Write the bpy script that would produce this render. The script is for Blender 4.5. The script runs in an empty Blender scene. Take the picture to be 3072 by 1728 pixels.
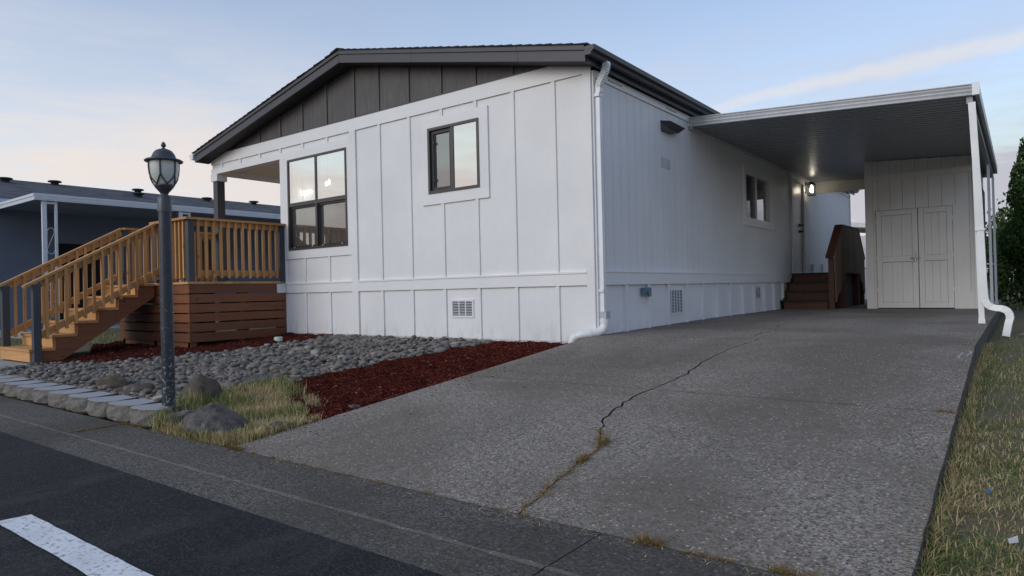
import bpy, bmesh, math, random
from mathutils import Vector, Matrix, noise
rnd = random.Random(7)
S = bpy.context.scene
COL = S.collection

# ------------------------------------------------------------------ camera
cam_d = bpy.data.cameras.new('camera'); cam = bpy.data.objects.new('camera', cam_d); COL.objects.link(cam)
cam_d.sensor_width = 36.0; cam_d.lens = 23.625; cam_d.clip_start = 0.05; cam_d.clip_end = 3000
rt = Vector((0.79648079, 0.60423596, -0.02274304)); up = Vector((0.02008439, 0.01115493, 0.99973606)); fw = Vector((-0.60433018, 0.79672735, 0.00325102))
M = Matrix((rt, up, -fw)).transposed().to_4x4(); M.translation = Vector((3.84026855, -6.63764962, 1.0))
cam.matrix_world = M
S.camera = cam

# ------------------------------------------------------------------ sky, sun, exposure
SUN_EL = math.radians(24.0)
SUN_AZ = math.radians(196.0)          # clockwise from +Y
W = bpy.data.worlds.new('World'); S.world = W; W.use_nodes = True
nt = W.node_tree; nt.nodes.clear()
def wn(t, **k):
    n = nt.nodes.new(t)
    for a, b in k.items(): setattr(n, a, b)
    return n
def wl(a, b): nt.links.new(a, b)
def wmath(op, a, b=None, c=None, clamp=False):
    n = wn('ShaderNodeMath', operation=op, use_clamp=clamp)
    for i, v in enumerate((a, b, c)):
        if v is None: continue
        if isinstance(v, (int, float)): n.inputs[i].default_value = v
        else: wl(v, n.inputs[i])
    return n.outputs[0]
def wsmooth(v, lo, hi):
    n = wn('ShaderNodeMapRange', interpolation_type='SMOOTHSTEP'); wl(v, n.inputs['Value'])
    n.inputs['From Min'].default_value = lo; n.inputs['From Max'].default_value = hi
    return n.outputs['Result']
def wdot(v, d):
    n = wn('ShaderNodeVectorMath', operation='DOT_PRODUCT'); wl(v, n.inputs[0]); n.inputs[1].default_value = d
    return n.outputs['Value']
def wmix(f, a, b):
    n = wn('ShaderNodeMix', data_type='RGBA')
    wl(f, n.inputs[0])
    for s, v in ((n.inputs[6], a), (n.inputs[7], b)):
        if isinstance(v, tuple): s.default_value = v
        else: wl(v, s)
    return n.outputs[2]
sky = wn('ShaderNodeTexSky', sky_type='NISHITA', sun_disc=False, sun_elevation=SUN_EL, sun_rotation=SUN_AZ, air_density=1.0, dust_density=0.2, ozone_density=1.6, altitude=50)
tc = wn('ShaderNodeTexCoord'); D = tc.outputs['Generated']
sx = wn('ShaderNodeSeparateXYZ'); wl(D, sx.inputs[0]); Zs = sx.outputs['Z']
bg = wn('ShaderNodeBackground'); out = wn('ShaderNodeOutputWorld')
SKY_STRENGTH = 0.15
skys = wn('ShaderNodeVectorMath', operation='SCALE'); skyc = wn('ShaderNodeVectorMath', operation='MINIMUM'); wl(sky.outputs[0], skyc.inputs[0]); skyc.inputs[1].default_value = (7.0, 6.6, 6.4); wl(skyc.outputs[0], skys.inputs[0]); skyt = wn('ShaderNodeVectorMath', operation='MULTIPLY'); wl(skyc.outputs[0], skyt.inputs[0]); skyt.inputs[1].default_value = (0.98, 0.945, 0.925); wl(skyt.outputs[0], skys.inputs[0]); skys.inputs[3].default_value = 1.0
# thin high cloud: stretched noise, densest towards the horizon on the sunset side
mp = wn('ShaderNodeMapping'); wl(D, mp.inputs[0]); mp.inputs['Scale'].default_value = (1.6, 1.6, 9.0); mp.inputs['Rotation'].default_value = (0.05, 0.12, 0.3)
nz = wn('ShaderNodeTexNoise'); wl(mp.outputs[0], nz.inputs['Vector']); nz.inputs['Scale'].default_value = 2.2; nz.inputs['Detail'].default_value = 8; nz.inputs['Roughness'].default_value = 0.62
low = wmath('SUBTRACT', 1.0, wsmooth(Zs, 0.02, 0.46))
west = wsmooth(wdot(D, (-0.86, -0.51, 0.0)), -0.75, 0.75)
thin = wmath('MULTIPLY', wsmooth(nz.outputs['Fac'], 0.34, 0.68), 0.75)
cl = wmath('ADD', 0.19, wmath('MULTIPLY', wmath('ADD', thin, 0.60), wmath('MULTIPLY', wmath('POWER', low, 1.15), wmath('ADD', wmath('MULTIPLY', west, 0.12), 0.92))), clamp=True)
haze_c = wmix(west, (2.30, 2.32, 2.66, 1), (3.75, 3.45, 3.30, 1))
# old contrail spreading across the sky to the north
d1 = Vector((-0.33657, 0.90959, 0.24364)); d2 = Vector((0.00762, 0.96190, 0.27329)); cn = d1.cross(d2).normalized()
if cn.z < 0: cn = -cn
along = (d2 - d1 * d2.dot(d1)).normalized()
nz2 = wn('ShaderNodeTexNoise'); wl(D, nz2.inputs['Vector']); nz2.inputs['Scale'].default_value = 9; nz2.inputs['Detail'].default_value = 6; nz2.inputs['Roughness'].default_value = 0.6
off = wmath('ADD', wdot(D, cn), wmath('MULTIPLY', wmath('SUBTRACT', nz2.outputs['Fac'], 0.5), 0.030))
ws = wmath('MULTIPLY_ADD', wdot(D, along), 0.022, 0.0105)
tr = wmath('SUBTRACT', 1.0, wsmooth(wmath('DIVIDE', wmath('ABSOLUTE', off), ws), 0.15, 1.0))
tr = wmath('MULTIPLY', tr, wsmooth(wdot(D, along), -0.25, 0.12))
tr = wmath('MULTIPLY', tr, wmath('MULTIPLY', wsmooth(wdot(D, d1), 0.3, 0.8), 0.62), clamp=True)
c1 = wmix(cl, skys.outputs[0], haze_c)
c2 = wmix(tr, c1, (3.5, 3.45, 3.5, 1))
wl(c2, bg.inputs[0]); bg.inputs[1].default_value = SKY_STRENGTH; wl(bg.outputs[0], out.inputs[0])

sun_d = bpy.data.lights.new('sun', 'SUN'); sun = bpy.data.objects.new('sun', sun_d); COL.objects.link(sun)
sun_d.energy = 0.78; sun_d.angle = math.radians(35); sun_d.color = (1.0, 0.95, 0.89)
LEL = math.radians(24.0)
sd = Vector((math.sin(SUN_AZ) * math.cos(LEL), math.cos(SUN_AZ) * math.cos(LEL), math.sin(LEL)))
sun.rotation_euler = sd.to_track_quat('Z', 'Y').to_euler()
S.view_settings.view_transform = 'Standard'; S.view_settings.look = 'None'; S.view_settings.gamma = 1.0
S.view_settings.use_curve_mapping = False; S.view_settings.exposure = 0.60

# ------------------------------------------------------------------ helpers
class MB:
    def __init__(s): s.v = []; s.f = []; s.sm = []
    def add(s, vs, fs, smooth=False):
        b = len(s.v); s.v += [tuple(p) for p in vs]
        for f in fs: s.f.append(tuple(b + i for i in f)); s.sm.append(smooth)
        return s
    def box(s, x0, x1, y0, y1, z0, z1):
        return s.hexa([(x0, y0, z0), (x1, y0, z0), (x1, y1, z0), (x0, y1, z0), (x0, y0, z1), (x1, y0, z1), (x1, y1, z1), (x0, y1, z1)])
    def hexa(s, p):
        return s.add(p, [(0, 3, 2, 1), (4, 5, 6, 7), (0, 1, 5, 4), (1, 2, 6, 5), (2, 3, 7, 6), (3, 0, 4, 7)])
    def bar(s, a, b, w, h, upv=(0, 0, 1)):
        a = Vector(a); b = Vector(b); d = (b - a).normalized(); u = Vector(upv)
        r = d.cross(u).normalized(); u = r.cross(d).normalized()
        q = []
        for c in (a, b):
            q.append([c + r * (i * w / 2) + u * (j * h / 2) for i, j in ((-1, -1), (1, -1), (1, 1), (-1, 1))])
        p = q[0] + q[1]
        return s.add(p, [(0, 1, 2, 3)[::-1], (4, 5, 6, 7), (0, 1, 5, 4), (1, 2, 6, 5), (2, 3, 7, 6), (3, 0, 4, 7)])
    def prism(s, poly, lo, hi, axis=2):
        """poly: 2D points; extruded along axis from lo to hi"""
        n = len(poly)
        def m(p, t):
            return (p[0], p[1], t) if axis == 2 else ((p[0], t, p[1]) if axis == 1 else (t, p[0], p[1]))
        vs = [m(p, lo) for p in poly] + [m(p, hi) for p in poly]
        fs = [tuple(range(n))[::-1], tuple(range(n, 2 * n))] + [(i, (i + 1) % n, n + (i + 1) % n, n + i) for i in range(n)]
        return s.add(vs, fs)
    def tube(s, pts, r, n=12, cap=True, sq=None, upv=None):
        """round tube (or rectangular when sq=(w,h)) along a path; r may be a list"""
        pts = [Vector(p) for p in pts]; m = len(pts); rings = []
        uprev = Vector(upv) if upv else None
        for i, p in enumerate(pts):
            d = (pts[min(i + 1, m - 1)] - pts[max(i - 1, 0)]).normalized()
            if uprev is None: uprev = Vector((0, 0, 1)) if abs(d.z) < .9 else Vector((0, 1, 0))
            a = d.cross(uprev).normalized(); b = a.cross(d).normalized(); uprev = b
            rr = r[i] if isinstance(r, (list, tuple)) else r
            if sq: ring = [p + a * (u * sq[0] / 2 * rr) + b * (v * sq[1] / 2 * rr) for u, v in ((-1, -1), (1, -1), (1, 1), (-1, 1))]
            else: ring = [p + a * rr * math.cos(2 * math.pi * k / n) + b * rr * math.sin(2 * math.pi * k / n) for k in range(n)]
            rings.append(ring)
        k = len(rings[0]); vs = [q for ring in rings for q in ring]
        fs = [(i * k + j, i * k + (j + 1) % k, (i + 1) * k + (j + 1) % k, (i + 1) * k + j) for i in range(m - 1) for j in range(k)]
        s.add(vs, fs, smooth=not sq)
        if cap: s.add(rings[0], [tuple(range(k))[::-1]]); s.add(rings[-1], [tuple(range(k))])
        return s
    def lathe(s, prof, cx, cy, n=24, cz=0.0, cap=True):
        vs = [(cx + r * math.cos(2 * math.pi * k / n), cy + r * math.sin(2 * math.pi * k / n), cz + z) for r, z in prof for k in range(n)]
        m = len(prof)
        s.add(vs, [(i * n + j, i * n + (j + 1) % n, (i + 1) * n + (j + 1) % n, (i + 1) * n + j) for i in range(m - 1) for j in range(n)], True)
        if cap:
            s.add(vs[:n], [tuple(range(n))[::-1]]); s.add(vs[-n:], [tuple(range(n))])
        return s
    def mesh(s, name, mat=None):
        me = bpy.data.meshes.new(name); me.from_pydata(s.v, [], s.f); me.polygons.foreach_set('use_smooth', s.sm)
        me.update()
        if mat: me.materials.append(mat)
        return me

def place(o, parent):
    COL.objects.link(o)
    if parent is not None:
        o.parent = parent
        o.matrix_parent_inverse = Matrix.Translation(-WL.get(parent.name, Vector((0, 0, 0))))
WL = {}
def obj(name, mb, mat, parent=None, fix=True):
    me = mb.mesh(name, mat) if isinstance(mb, MB) else mb
    o = bpy.data.objects.new(name, me)
    place(o, parent); WL[o.name] = Vector((0, 0, 0))
    return o
def inst(name, me, loc, parent=None, rot=(0, 0, 0), scale=(1, 1, 1)):
    o = bpy.data.objects.new(name, me); o.location = loc; o.rotation_euler = rot; o.scale = scale
    place(o, parent); WL[o.name] = Vector(loc); return o
def thing(name, label, cat, loc, group=None):
    e = bpy.data.objects.new(name, None); e.location = loc; e.empty_display_size = .1; COL.objects.link(e); WL[e.name] = Vector(loc)
    return tag(e, label, cat, group)
def tag(o, label=None, cat=None, group=None, kind=None):
    if label: o['label'] = label
    if cat: o['category'] = cat
    if group: o['group'] = group
    if kind: o['kind'] = kind
    return o
def box(name, mat, parent, *b): return obj(name, MB().box(*b), mat, parent)

# ------------------------------------------------------------------ materials
class NT:
    def __init__(s, name):
        s.m = bpy.data.materials.new(name); s.m.use_nodes = True; s.t = s.m.node_tree; s.t.nodes.clear()
        s.out = s.n('ShaderNodeOutputMaterial'); s.p = s.n('ShaderNodeBsdfPrincipled'); s.l(s.p.outputs[0], s.out.inputs[0])
    def n(s, t, **k):
        x = s.t.nodes.new(t)
        for a, b in k.items(): setattr(x, a, b)
        return x
    def l(s, a, b): s.t.links.new(a, b)
    def co(s, scale=(1, 1, 1), rot=(0, 0, 0)):
        if not hasattr(s, 'tc'): s.tc = s.n('ShaderNodeTexCoord')
        m = s.n('ShaderNodeMapping'); s.l(s.tc.outputs['Object'], m.inputs[0]); m.inputs['Scale'].default_value = scale; m.inputs['Rotation'].default_value = rot
        return m.outputs[0]
    def noise(s, v, sc, det=4, ro=.55, dist=0):
        x = s.n('ShaderNodeTexNoise'); s.l(v, x.inputs['Vector']); x.inputs['Scale'].default_value = sc; x.inputs['Detail'].default_value = det; x.inputs['Roughness'].default_value = ro; x.inputs['Distortion'].default_value = dist
        return x.outputs['Fac']
    def voro(s, v, sc, feat='F1', out='Distance'):
        x = s.n('ShaderNodeTexVoronoi', feature=feat); s.l(v, x.inputs['Vector']); x.inputs['Scale'].default_value = sc
        return x.outputs[out]
    def ramp(s, f, stops, interp='LINEAR'):
        x = s.n('ShaderNodeValToRGB'); s.l(f, x.inputs[0]); e = x.color_ramp.elements; x.color_ramp.interpolation = interp
        while len(e) < len(stops): e.new(.5)
        for i, (p, c) in enumerate(stops): e[i].position = p; e[i].color = (c, c, c, 1) if isinstance(c, (int, float)) else tuple(c) + (1,)
        return x.outputs[0]
    def mix(s, f, a, b, mode='MIX'):
        x = s.n('ShaderNodeMix', data_type='RGBA', blend_type=mode)
        for sk, v in ((x.inputs[0], f), (x.inputs[6], a), (x.inputs[7], b)):
            if isinstance(v, (int, float)): sk.default_value = v
            elif isinstance(v, tuple): sk.default_value = v if len(v) == 4 else v + (1,)
            else: s.l(v, sk)
        return x.outputs[2]
    def math(s, op, a, b=None, clamp=False):
        x = s.n('ShaderNodeMath', operation=op, use_clamp=clamp)
        for i, v in enumerate((a, b)):
            if v is None: continue
            if isinstance(v, (int, float)): x.inputs[i].default_value = v
            else: s.l(v, x.inputs[i])
        return x.outputs[0]
    def col(s, c):
        if isinstance(c, tuple): s.p.inputs['Base Color'].default_value = c + (1,)
        else: s.l(c, s.p.inputs['Base Color'])
        return s
    def rough(s, r):
        if isinstance(r, (int, float)): s.p.inputs['Roughness'].default_value = r
        else: s.l(r, s.p.inputs['Roughness'])
        return s
    def set(s, **k):
        for a, b in k.items(): s.p.inputs[a.replace('_', ' ')].default_value = b
        return s
    def bump(s, h, st=.3, dist=.01):
        b = s.n('ShaderNodeBump'); b.inputs['Strength'].default_value = st; b.inputs['Distance'].default_value = dist
        s.l(h, b.inputs['Height'])
        if getattr(s, 'lastb', None): s.l(s.lastb, b.inputs['Normal'])
        s.lastb = b.outputs[0]; s.l(b.outputs[0], s.p.inputs['Normal']); return s
    def rand(s):
        """a random number per piece (per object and per loose island)"""
        o = s.n('ShaderNodeObjectInfo'); g = s.n('ShaderNodeNewGeometry')
        return s.math('FRACT', s.math('ADD', o.outputs['Random'], g.outputs['Random Per Island']))

def paint(name, c, var=.06, rough=.55, grain='z', gst=.25, dirt=.0, streak=.12):
    m = NT(name)
    a = m.noise(m.co(), 1.3, 4)
    sc = (60, 60, 2.5) if grain == 'z' else ((2.5, 60, 60) if grain == 'x' else (60, 2.5, 60))
    g = m.noise(m.co(sc), 1.0, 5, .6, .6)
    c2 = tuple(v * (1 - var * 2.2) for v in c)
    base = m.mix(m.ramp(a, [(.3, 0.), (.75, 1.)]), c2, c)
    base = m.mix(m.ramp(g, [(.35, streak), (.62, 0.)]), base, tuple(v * (.75 if streak < .5 else .45) for v in c))
    if dirt == 'splash':
        s_ = m.n('ShaderNodeSeparateXYZ'); m.l(m.co(), s_.inputs[0])
        dn = m.noise(m.co((9, 9, 3)), 1.0, 6, .7)
        mud = m.math('MULTIPLY', m.ramp(m.math('ADD', s_.outputs['Z'], m.math('MULTIPLY', dn, -.25)), [(.30, 1.), (.48, 0.)]), m.ramp(dn, [(.45, 0.), (.8, .35)]))
        base = m.mix(mud, base, (.26, .22, .18))
    elif dirt:
        s_ = m.n('ShaderNodeSeparateXYZ'); m.l(m.co(), s_.inputs[0])
        dn = m.noise(m.co((14, 14, 2)), 1.0, 5)
        base = m.mix(m.math('MULTIPLY', m.ramp(dn, [(.5, 0.), (.8, 1.)]), dirt), base, (.30, .27, .23))
    m.col(base).rough(rough).bump(g, gst, .004)
    return m.m
def wood(name, c, c2, axis='y', rough=.65, var=.6, knots=True):
    m = NT(name)
    sc = {'x': (1.2, 26, 26), 'y': (26, 1.2, 26), 'z': (26, 26, 1.2)}[axis]
    g = m.noise(m.co(sc), 1.0, 6, .6, 1.2)
    big = m.noise(m.co(), 2.2, 3)
    base = m.mix(m.ramp(g, [(.32, 0.), (.68, 1.)]), c2, c)
    base = m.mix(m.ramp(big, [(.4, 0.), (.7, .4)]), base, tuple(v * .6 for v in c))
    r = m.rand()
    base = m.mix(m.math('MULTIPLY', r, var), base, tuple(v * .5 for v in c2))
    if knots:
        kn = m.voro(m.co(tuple(.22 * s_ if s_ > 2 else 3.2 for s_ in sc)), 1.0)
        base = m.mix(m.ramp(kn, [(.05, .8), (.14, 0.)]), base, tuple(v * .30 for v in c2))
    m.col(base).rough(rough).bump(g, .25, .003)
    return m.m
def plain(name, c, rough=.5, metal=0., var=.12, bump=.0):
    m = NT(name); a = m.noise(m.co(), 6, 5)
    m.col(m.mix(m.ramp(a, [(.3, 0.), (.75, 1.)]), tuple(v * (1 - var) for v in c), tuple(min(1, v * (1 + var)) for v in c))).rough(rough).set(Metallic=metal)
    if bump: m.bump(m.noise(m.co(), 60, 4), bump, .004)
    return m.m

M_white = paint('white_siding_paint', (.80, .80, .80), .05, .55, 'z', .30)
M_whitex = paint('white_trim_paint', (.80, .80, .80), .03, .5, 'x', .35)
M_whitey = paint('white_trim_paint_side', (.80, .80, .80), .03, .5, 'y', .35)
M_skirt = paint('white_skirting_paint', (.80, .80, .81), .05, .6, 'z', .12, 'splash')
M_found = plain('painted_concrete_foundation', (.62, .62, .61), .8, 0, .2, .5)
M_dark = paint('charcoal_siding_paint', (.135, .126, .124), .2, .65, 'z', .6, 0, 1.0)
M_fascia = paint('charcoal_fascia_paint', (.060, .059, .068), .1, .5, 'x', .3)
M_soffit = plain('charcoal_soffit', (.030, .030, .034), .7)
M_gutter = plain('dark_bronze_gutter_metal', (.020, .023, .031), .38, .0, .1)
M_frame = plain('bronze_window_frame', (.055, .048, .045), .35)
M_framed = plain('dark_window_sash', (.020, .019, .022), .35)
M_vinyl = plain('white_vinyl', (.72, .72, .72), .35)
M_pvc = plain('white_pvc_plastic', (.74, .75, .75), .3, 0, .08)
M_alum = plain('white_painted_aluminium', (.78, .79, .81), .33, 0, .06)
M_grey = paint('grey_post_paint', (.060, .066, .080), .12, .55, 'z', .25)
M_greyp = paint('porch_post_paint', (.075, .072, .078), .12, .55, 'z', .25)
M_cedar = {a: wood('cedar_' + a, (.70, .385, .145), (.54, .265, .09), a) for a in 'xyz'}
M_stain = {a: wood('brown_stained_wood_' + a, (.27, .098, .040), (.165, .058, .024), a) for a in 'xyz'}
M_dkwood = {a: wood('dark_brown_stained_wood_' + a, (.17, .066, .036), (.10, .038, .022), a) for a in 'xyz'}
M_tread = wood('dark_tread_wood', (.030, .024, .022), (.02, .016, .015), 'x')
M_brownplank = wood('brown_picket_wood', (.27, .155, .092), (.17, .095, .056), 'z')
M_shed = paint('shed_paint', (.76, .73, .68), .06, .6, 'z', .35, .10)
M_black = plain('black_metal', (.012, .012, .014), .4)
M_steel = plain('galvanised_steel', (.45, .46, .47), .4, .9)
M_hollow = plain('dark_void', (.008, .008, .010), .9)
M_grille = plain('pale_grille', (.70, .71, .73), .5)

m = NT('shingles')
n1 = m.noise(m.co((9, 3, 9)), 1.0, 4); r_ = m.noise(m.co(), 160, 2)
m.col(m.mix(m.ramp(n1, [(.35, 0.), (.7, 1.)]), (.026, .026, .032), (.055, .053, .060))).rough(.9).bump(r_, .6, .004)
M_shingle = m.m
m = NT('old_shingles')
n1 = m.noise(m.co((1.5, 1.0, 14)), 2.0, 5, .7); r_ = m.noise(m.co((30, 8, 30)), 1.0, 4)
m.col(m.mix(m.ramp(n1, [(.38, 0.), (.62, 1.)]), (.020, .022, .030), (.105, .108, .125))).rough(.9).bump(r_, .8, .02)
M_shingle2 = m.m

# concrete with exposed aggregate
def aggregate(name, base, dark, light, stain=.5, tracks=0.):
    m = NT(name)
    v = m.n('ShaderNodeTexVoronoi'); m.l(m.co(), v.inputs['Vector']); v.inputs['Scale'].default_value = 105
    sep = m.n('ShaderNodeSeparateColor'); m.l(v.outputs['Color'], sep.inputs[0])
    peb = m.mix(m.ramp(sep.outputs[0], [(.10, 0.), (.90, 1.)]), dark, light)
    peb = m.mix(m.math('MULTIPLY', m.ramp(sep.outputs[1], [(.6, 0.), (.95, 1.)]), .6), peb, (base[0] * 1.25, base[1] * .92, base[2] * .66))
    wear = m.noise(m.co(), 1.1, 6, .62)
    fine = m.noise(m.co(), 14, 6, .7)
    c = m.mix(m.ramp(m.math('ADD', m.math('MULTIPLY', wear, .6), m.math('MULTIPLY', fine, .4)), [(.38, .95), (.62, .45)]), base, peb)
    st = m.noise(m.co((1, 1, 1)), .55, 7, .62, .4)
    c = m.mix(m.math('MULTIPLY', m.ramp(st, [(.44, 0.), (.62, 1.)]), stain), c, (base[0] * .56, base[1] * .52, base[2] * .48))
    if tracks:
        for x0 in (.95, 2.55):          # faint worn wheel paths up the drive
            sp_ = m.n('ShaderNodeSeparateXYZ'); m.l(m.co(), sp_.inputs[0])
            d = m.math('ABSOLUTE', m.math('SUBTRACT', m.math('ADD', sp_.outputs['X'], m.math('MULTIPLY', wear, .5)), x0 + .25))
            c = m.mix(m.math('MULTIPLY', m.ramp(d, [(.05, 1.), (.42, 0.)]), m.math('MULTIPLY', m.ramp(fine, [(.35, .2), (.65, 1.)]), tracks)), c, tuple(x * .62 for x in base))
        oil = m.voro(m.co((1, .7, 1)), .55)
        c = m.mix(m.math('MULTIPLY', m.ramp(m.math('ADD', oil, m.math('MULTIPLY', fine, .12)), [(.10, 1.), (.26, 0.)]), .55), c, tuple(x * .42 for x in base))
        rust = m.noise(m.co(), .9, 5, .6); c = m.mix(m.ramp(rust, [(.66, 0.), (.74, .35)]), c, (base[0] * 1.0, base[1] * .72, base[2] * .45))
    sp = m.noise(m.co(), 3.1, 6, .72)
    c = m.mix(m.ramp(sp, [(.66, 0.), (.72, .5)]), c, tuple(min(1, x * 1.6) for x in base))
    v2 = m.n('ShaderNodeTexVoronoi'); m.l(m.co(), v2.inputs['Vector']); v2.inputs['Scale'].default_value = 46
    s2 = m.n('ShaderNodeSeparateColor'); m.l(v2.outputs['Color'], s2.inputs[0])
    disc = m.ramp(v2.outputs['Distance'], [(.22, 1.), (.34, 0.)])
    c = m.mix(m.math('MULTIPLY', disc, m.ramp(s2.outputs[0], [(.66, 0.), (.80, .8)])), c, tuple(min(1, x * 2.3) for x in base))
    c = m.mix(m.math('MULTIPLY', disc, m.ramp(s2.outputs[1], [(.70, 0.), (.82, .8)])), c, tuple(x * .28 for x in base))
    m.col(c).rough(.9).set(Specular_IOR_Level=.3).bump(v.outputs['Distance'], .5, .004).bump(fine, .25, .008)
    return m
M_drive = aggregate('driveway_aggregate_concrete', (.218, .192, .160), (.064, .058, .052), (.38, .35, .31), .68, .6).m
M_apron = aggregate('gutter_aggregate_concrete', (.090, .084, .074), (.030, .028, .027), (.20, .185, .165), .6).m
M_wornline = aggregate('worn_gutter_edge_concrete', (.172, .160, .140), (.09, .085, .078), (.26, .24, .21), .5).m
M_smooth = plain('smooth_grey_concrete', (.30, .30, .30), .8, 0, .15, .3)
m = NT('fresh_asphalt')
v = m.voro(m.co(), 150, out='Color'); sp = m.n('ShaderNodeSeparateColor'); m.l(v, sp.inputs[0])
b1 = m.noise(m.co((1, 1, 1)), .9, 6, .65); b2 = m.noise(m.co((2.2, .6, 1), (0, 0, .35)), 1.3, 6, .65, .5); b3 = m.noise(m.co(), 22, 5, .7)
c = m.mix(m.ramp(sp.outputs[0], [(0., 0.), (.72, .30), (1., 1.)]), (.005, .0055, .007), (.060, .060, .064))
c = m.mix(m.math('MULTIPLY', m.ramp(b2, [(.50, 0.), (.72, 1.)]), m.ramp(b3, [(.3, .25), (.7, .75)])), c, (.072, .069, .066))
c = m.mix(m.math('MULTIPLY', m.ramp(b1, [(.45, 0.), (.7, 1.)]), .4), c, (.007, .0075, .009))
m.set(Specular_IOR_Level=.3); m.col(c).rough(.9).bump(sp.outputs[1], .8, .006).bump(b3, .3, .01); M_asphalt = m.m
m = NT('road_paint')
n1 = m.noise(m.co(), 38, 6, .7); n2 = m.noise(m.co(), 4, 4)
c = m.mix(m.ramp(n1, [(.36, 1.), (.47, 0.)]), (.74, .75, .77), (.20, .20, .21)); c = m.mix(m.ramp(n2, [(.4, 0.), (.7, .25)]), c, (.4, .4, .42))
m.col(c).rough(.75).bump(n1, .4, .004); M_line = m.m
m = NT('soil_lawn')
n1 = m.noise(m.co(), 3.2, 6, .65); n2 = m.noise(m.co(), 30, 5, .7)
c = m.mix(m.ramp(n1, [(.42, 0.), (.60, 1.)]), (.165, .128, .080), (.115, .120, .058)); c = m.mix(m.ramp(n2, [(.4, 0.), (.7, .6)]), c, (.075, .062, .038))
m.col(c).rough(.95).bump(n2, .8, .03); M_lawn = m.m
m = NT('mulch_soil'); n2 = m.noise(m.co(), 40, 6, .7)
m.col(m.mix(m.ramp(n2, [(.35, 0.), (.7, 1.)]), (.012, .0025, .002), (.050, .008, .006))).rough(.95).bump(n2, 1.0, .03); M_mulchbase = m.m
m = NT('bark_mulch_chips'); r_ = m.rand()
m.col(m.ramp(r_, [(0., (.024, .0045, .0035)), (.45, (.070, .0115, .0075)), (.85, (.125, .023, .014)), (.98, (.15, .045, .026)), (1., (.34, .23, .16))])).rough(.95).set(Specular_IOR_Level=.1); M_mulch = m.m
m = NT('river_stone'); r_ = m.rand(); n1 = m.noise(m.co(), 24, 5, .6)
c = m.ramp(r_, [(0., (.070, .066, .062)), (.2, (.150, .136, .120)), (.4, (.19, .182, .172)), (.55, (.115, .104, .090)), (.7, (.215, .185, .15)), (.85, (.14, .138, .138)), (.95, (.21, .145, .105)), (1., (.36, .34, .31))])
m.col(m.mix(m.ramp(n1, [(.4, 0.), (.7, .55)]), c, m.mix(.5, c, (.06, .055, .05)))).rough(.75).bump(n1, .25, .006); M_stone = m.m
m = NT('bed_soil'); n2 = m.noise(m.co(), 20, 6, .7); m.col(m.mix(n2, (.030, .027, .024), (.075, .068, .060))).rough(.95).bump(n2, .8, .02); M_bed = m.m
m = NT('boulder_rock'); n1 = m.noise(m.co(), 9, 8, .65); n2 = m.noise(m.co(), 4, 6, .7); n3 = m.voro(m.co(), 9)
c = m.mix(m.ramp(n1, [(.35, 0.), (.65, 1.)]), (.045, .040, .036), (.16, .148, .135)); c = m.mix(m.ramp(n2, [(.52, 0.), (.66, .8)]), c, (.27, .27, .265)); c = m.mix(m.ramp(n2, [(.30, .7), (.42, 0.)]), c, (.07, .055, .036))
m.col(c).rough(.9).bump(n1, 1.0, .06); M_boulder = m.m
m = NT('brown_rock'); n1 = m.noise(m.co(), 7, 8, .65); c = m.mix(m.ramp(n1, [(.35, 0.), (.65, 1.)]), (.030, .023, .016), (.115, .092, .068))
m.col(c).rough(.9).bump(n1, .6, .02); M_brock = m.m
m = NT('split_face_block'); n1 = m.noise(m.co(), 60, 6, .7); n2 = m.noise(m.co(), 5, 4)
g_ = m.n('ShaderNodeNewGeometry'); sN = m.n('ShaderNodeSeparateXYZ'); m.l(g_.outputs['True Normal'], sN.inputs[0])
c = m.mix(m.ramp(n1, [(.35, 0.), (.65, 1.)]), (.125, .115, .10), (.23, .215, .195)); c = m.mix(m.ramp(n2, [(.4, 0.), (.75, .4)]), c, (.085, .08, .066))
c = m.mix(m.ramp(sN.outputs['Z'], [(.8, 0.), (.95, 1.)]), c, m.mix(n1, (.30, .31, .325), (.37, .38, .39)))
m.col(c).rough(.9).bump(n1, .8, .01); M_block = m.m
M_slabside = plain('dirt_stained_slab_edge', (.085, .076, .064), .95, 0, .4, .6)
def grassmat(name):
    m = NT(name); at = m.n('ShaderNodeAttribute', attribute_name='tint')
    df = m.n('ShaderNodeBsdfDiffuse'); trn = m.n('ShaderNodeBsdfTranslucent'); mx = m.n('ShaderNodeMixShader'); mx.inputs[0].default_value = .25
    m.l(at.outputs['Color'], df.inputs[0]); m.l(at.outputs['Color'], trn.inputs[0]); m.l(df.outputs[0], mx.inputs[1]); m.l(trn.outputs[0], mx.inputs[2]); m.l(mx.outputs[0], m.out.inputs[0])
    return m.m
M_grass = grassmat('grass_blade'); M_leaf = grassmat('leaf')
m = NT('lamp_post_paint'); n1 = m.noise(m.co((1, 1, .8)), 42, 4, .7); n2 = m.noise(m.co((1, 1, .5)), 5, 4, .6)
sZ = m.n('ShaderNodeSeparateXYZ'); m.l(m.co(), sZ.inputs[0])
lowz = m.ramp(m.math('MULTIPLY', sZ.outputs['Z'], .5), [(.05, .16), (.35, .06), (.8, .03)])
th = m.math('SUBTRACT', .70, lowz)
spk = m.math('GREATER_THAN', n1, th)
c = m.mix(m.ramp(n2, [(.3, 0.), (.7, 1.)]), (.016, .022, .033), (.028, .036, .052)); c = m.mix(m.math('MULTIPLY', spk, .75), c, (.30, .31, .32))
m.col(c).rough(.42); M_lamp = m.m
M_lampmetal = plain('lantern_metal', (.050, .055, .068), .38, 0., .1)
m = NT('frosted_glass'); m.col((.58, .59, .54)).rough(.35); M_frost = m.m
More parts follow.
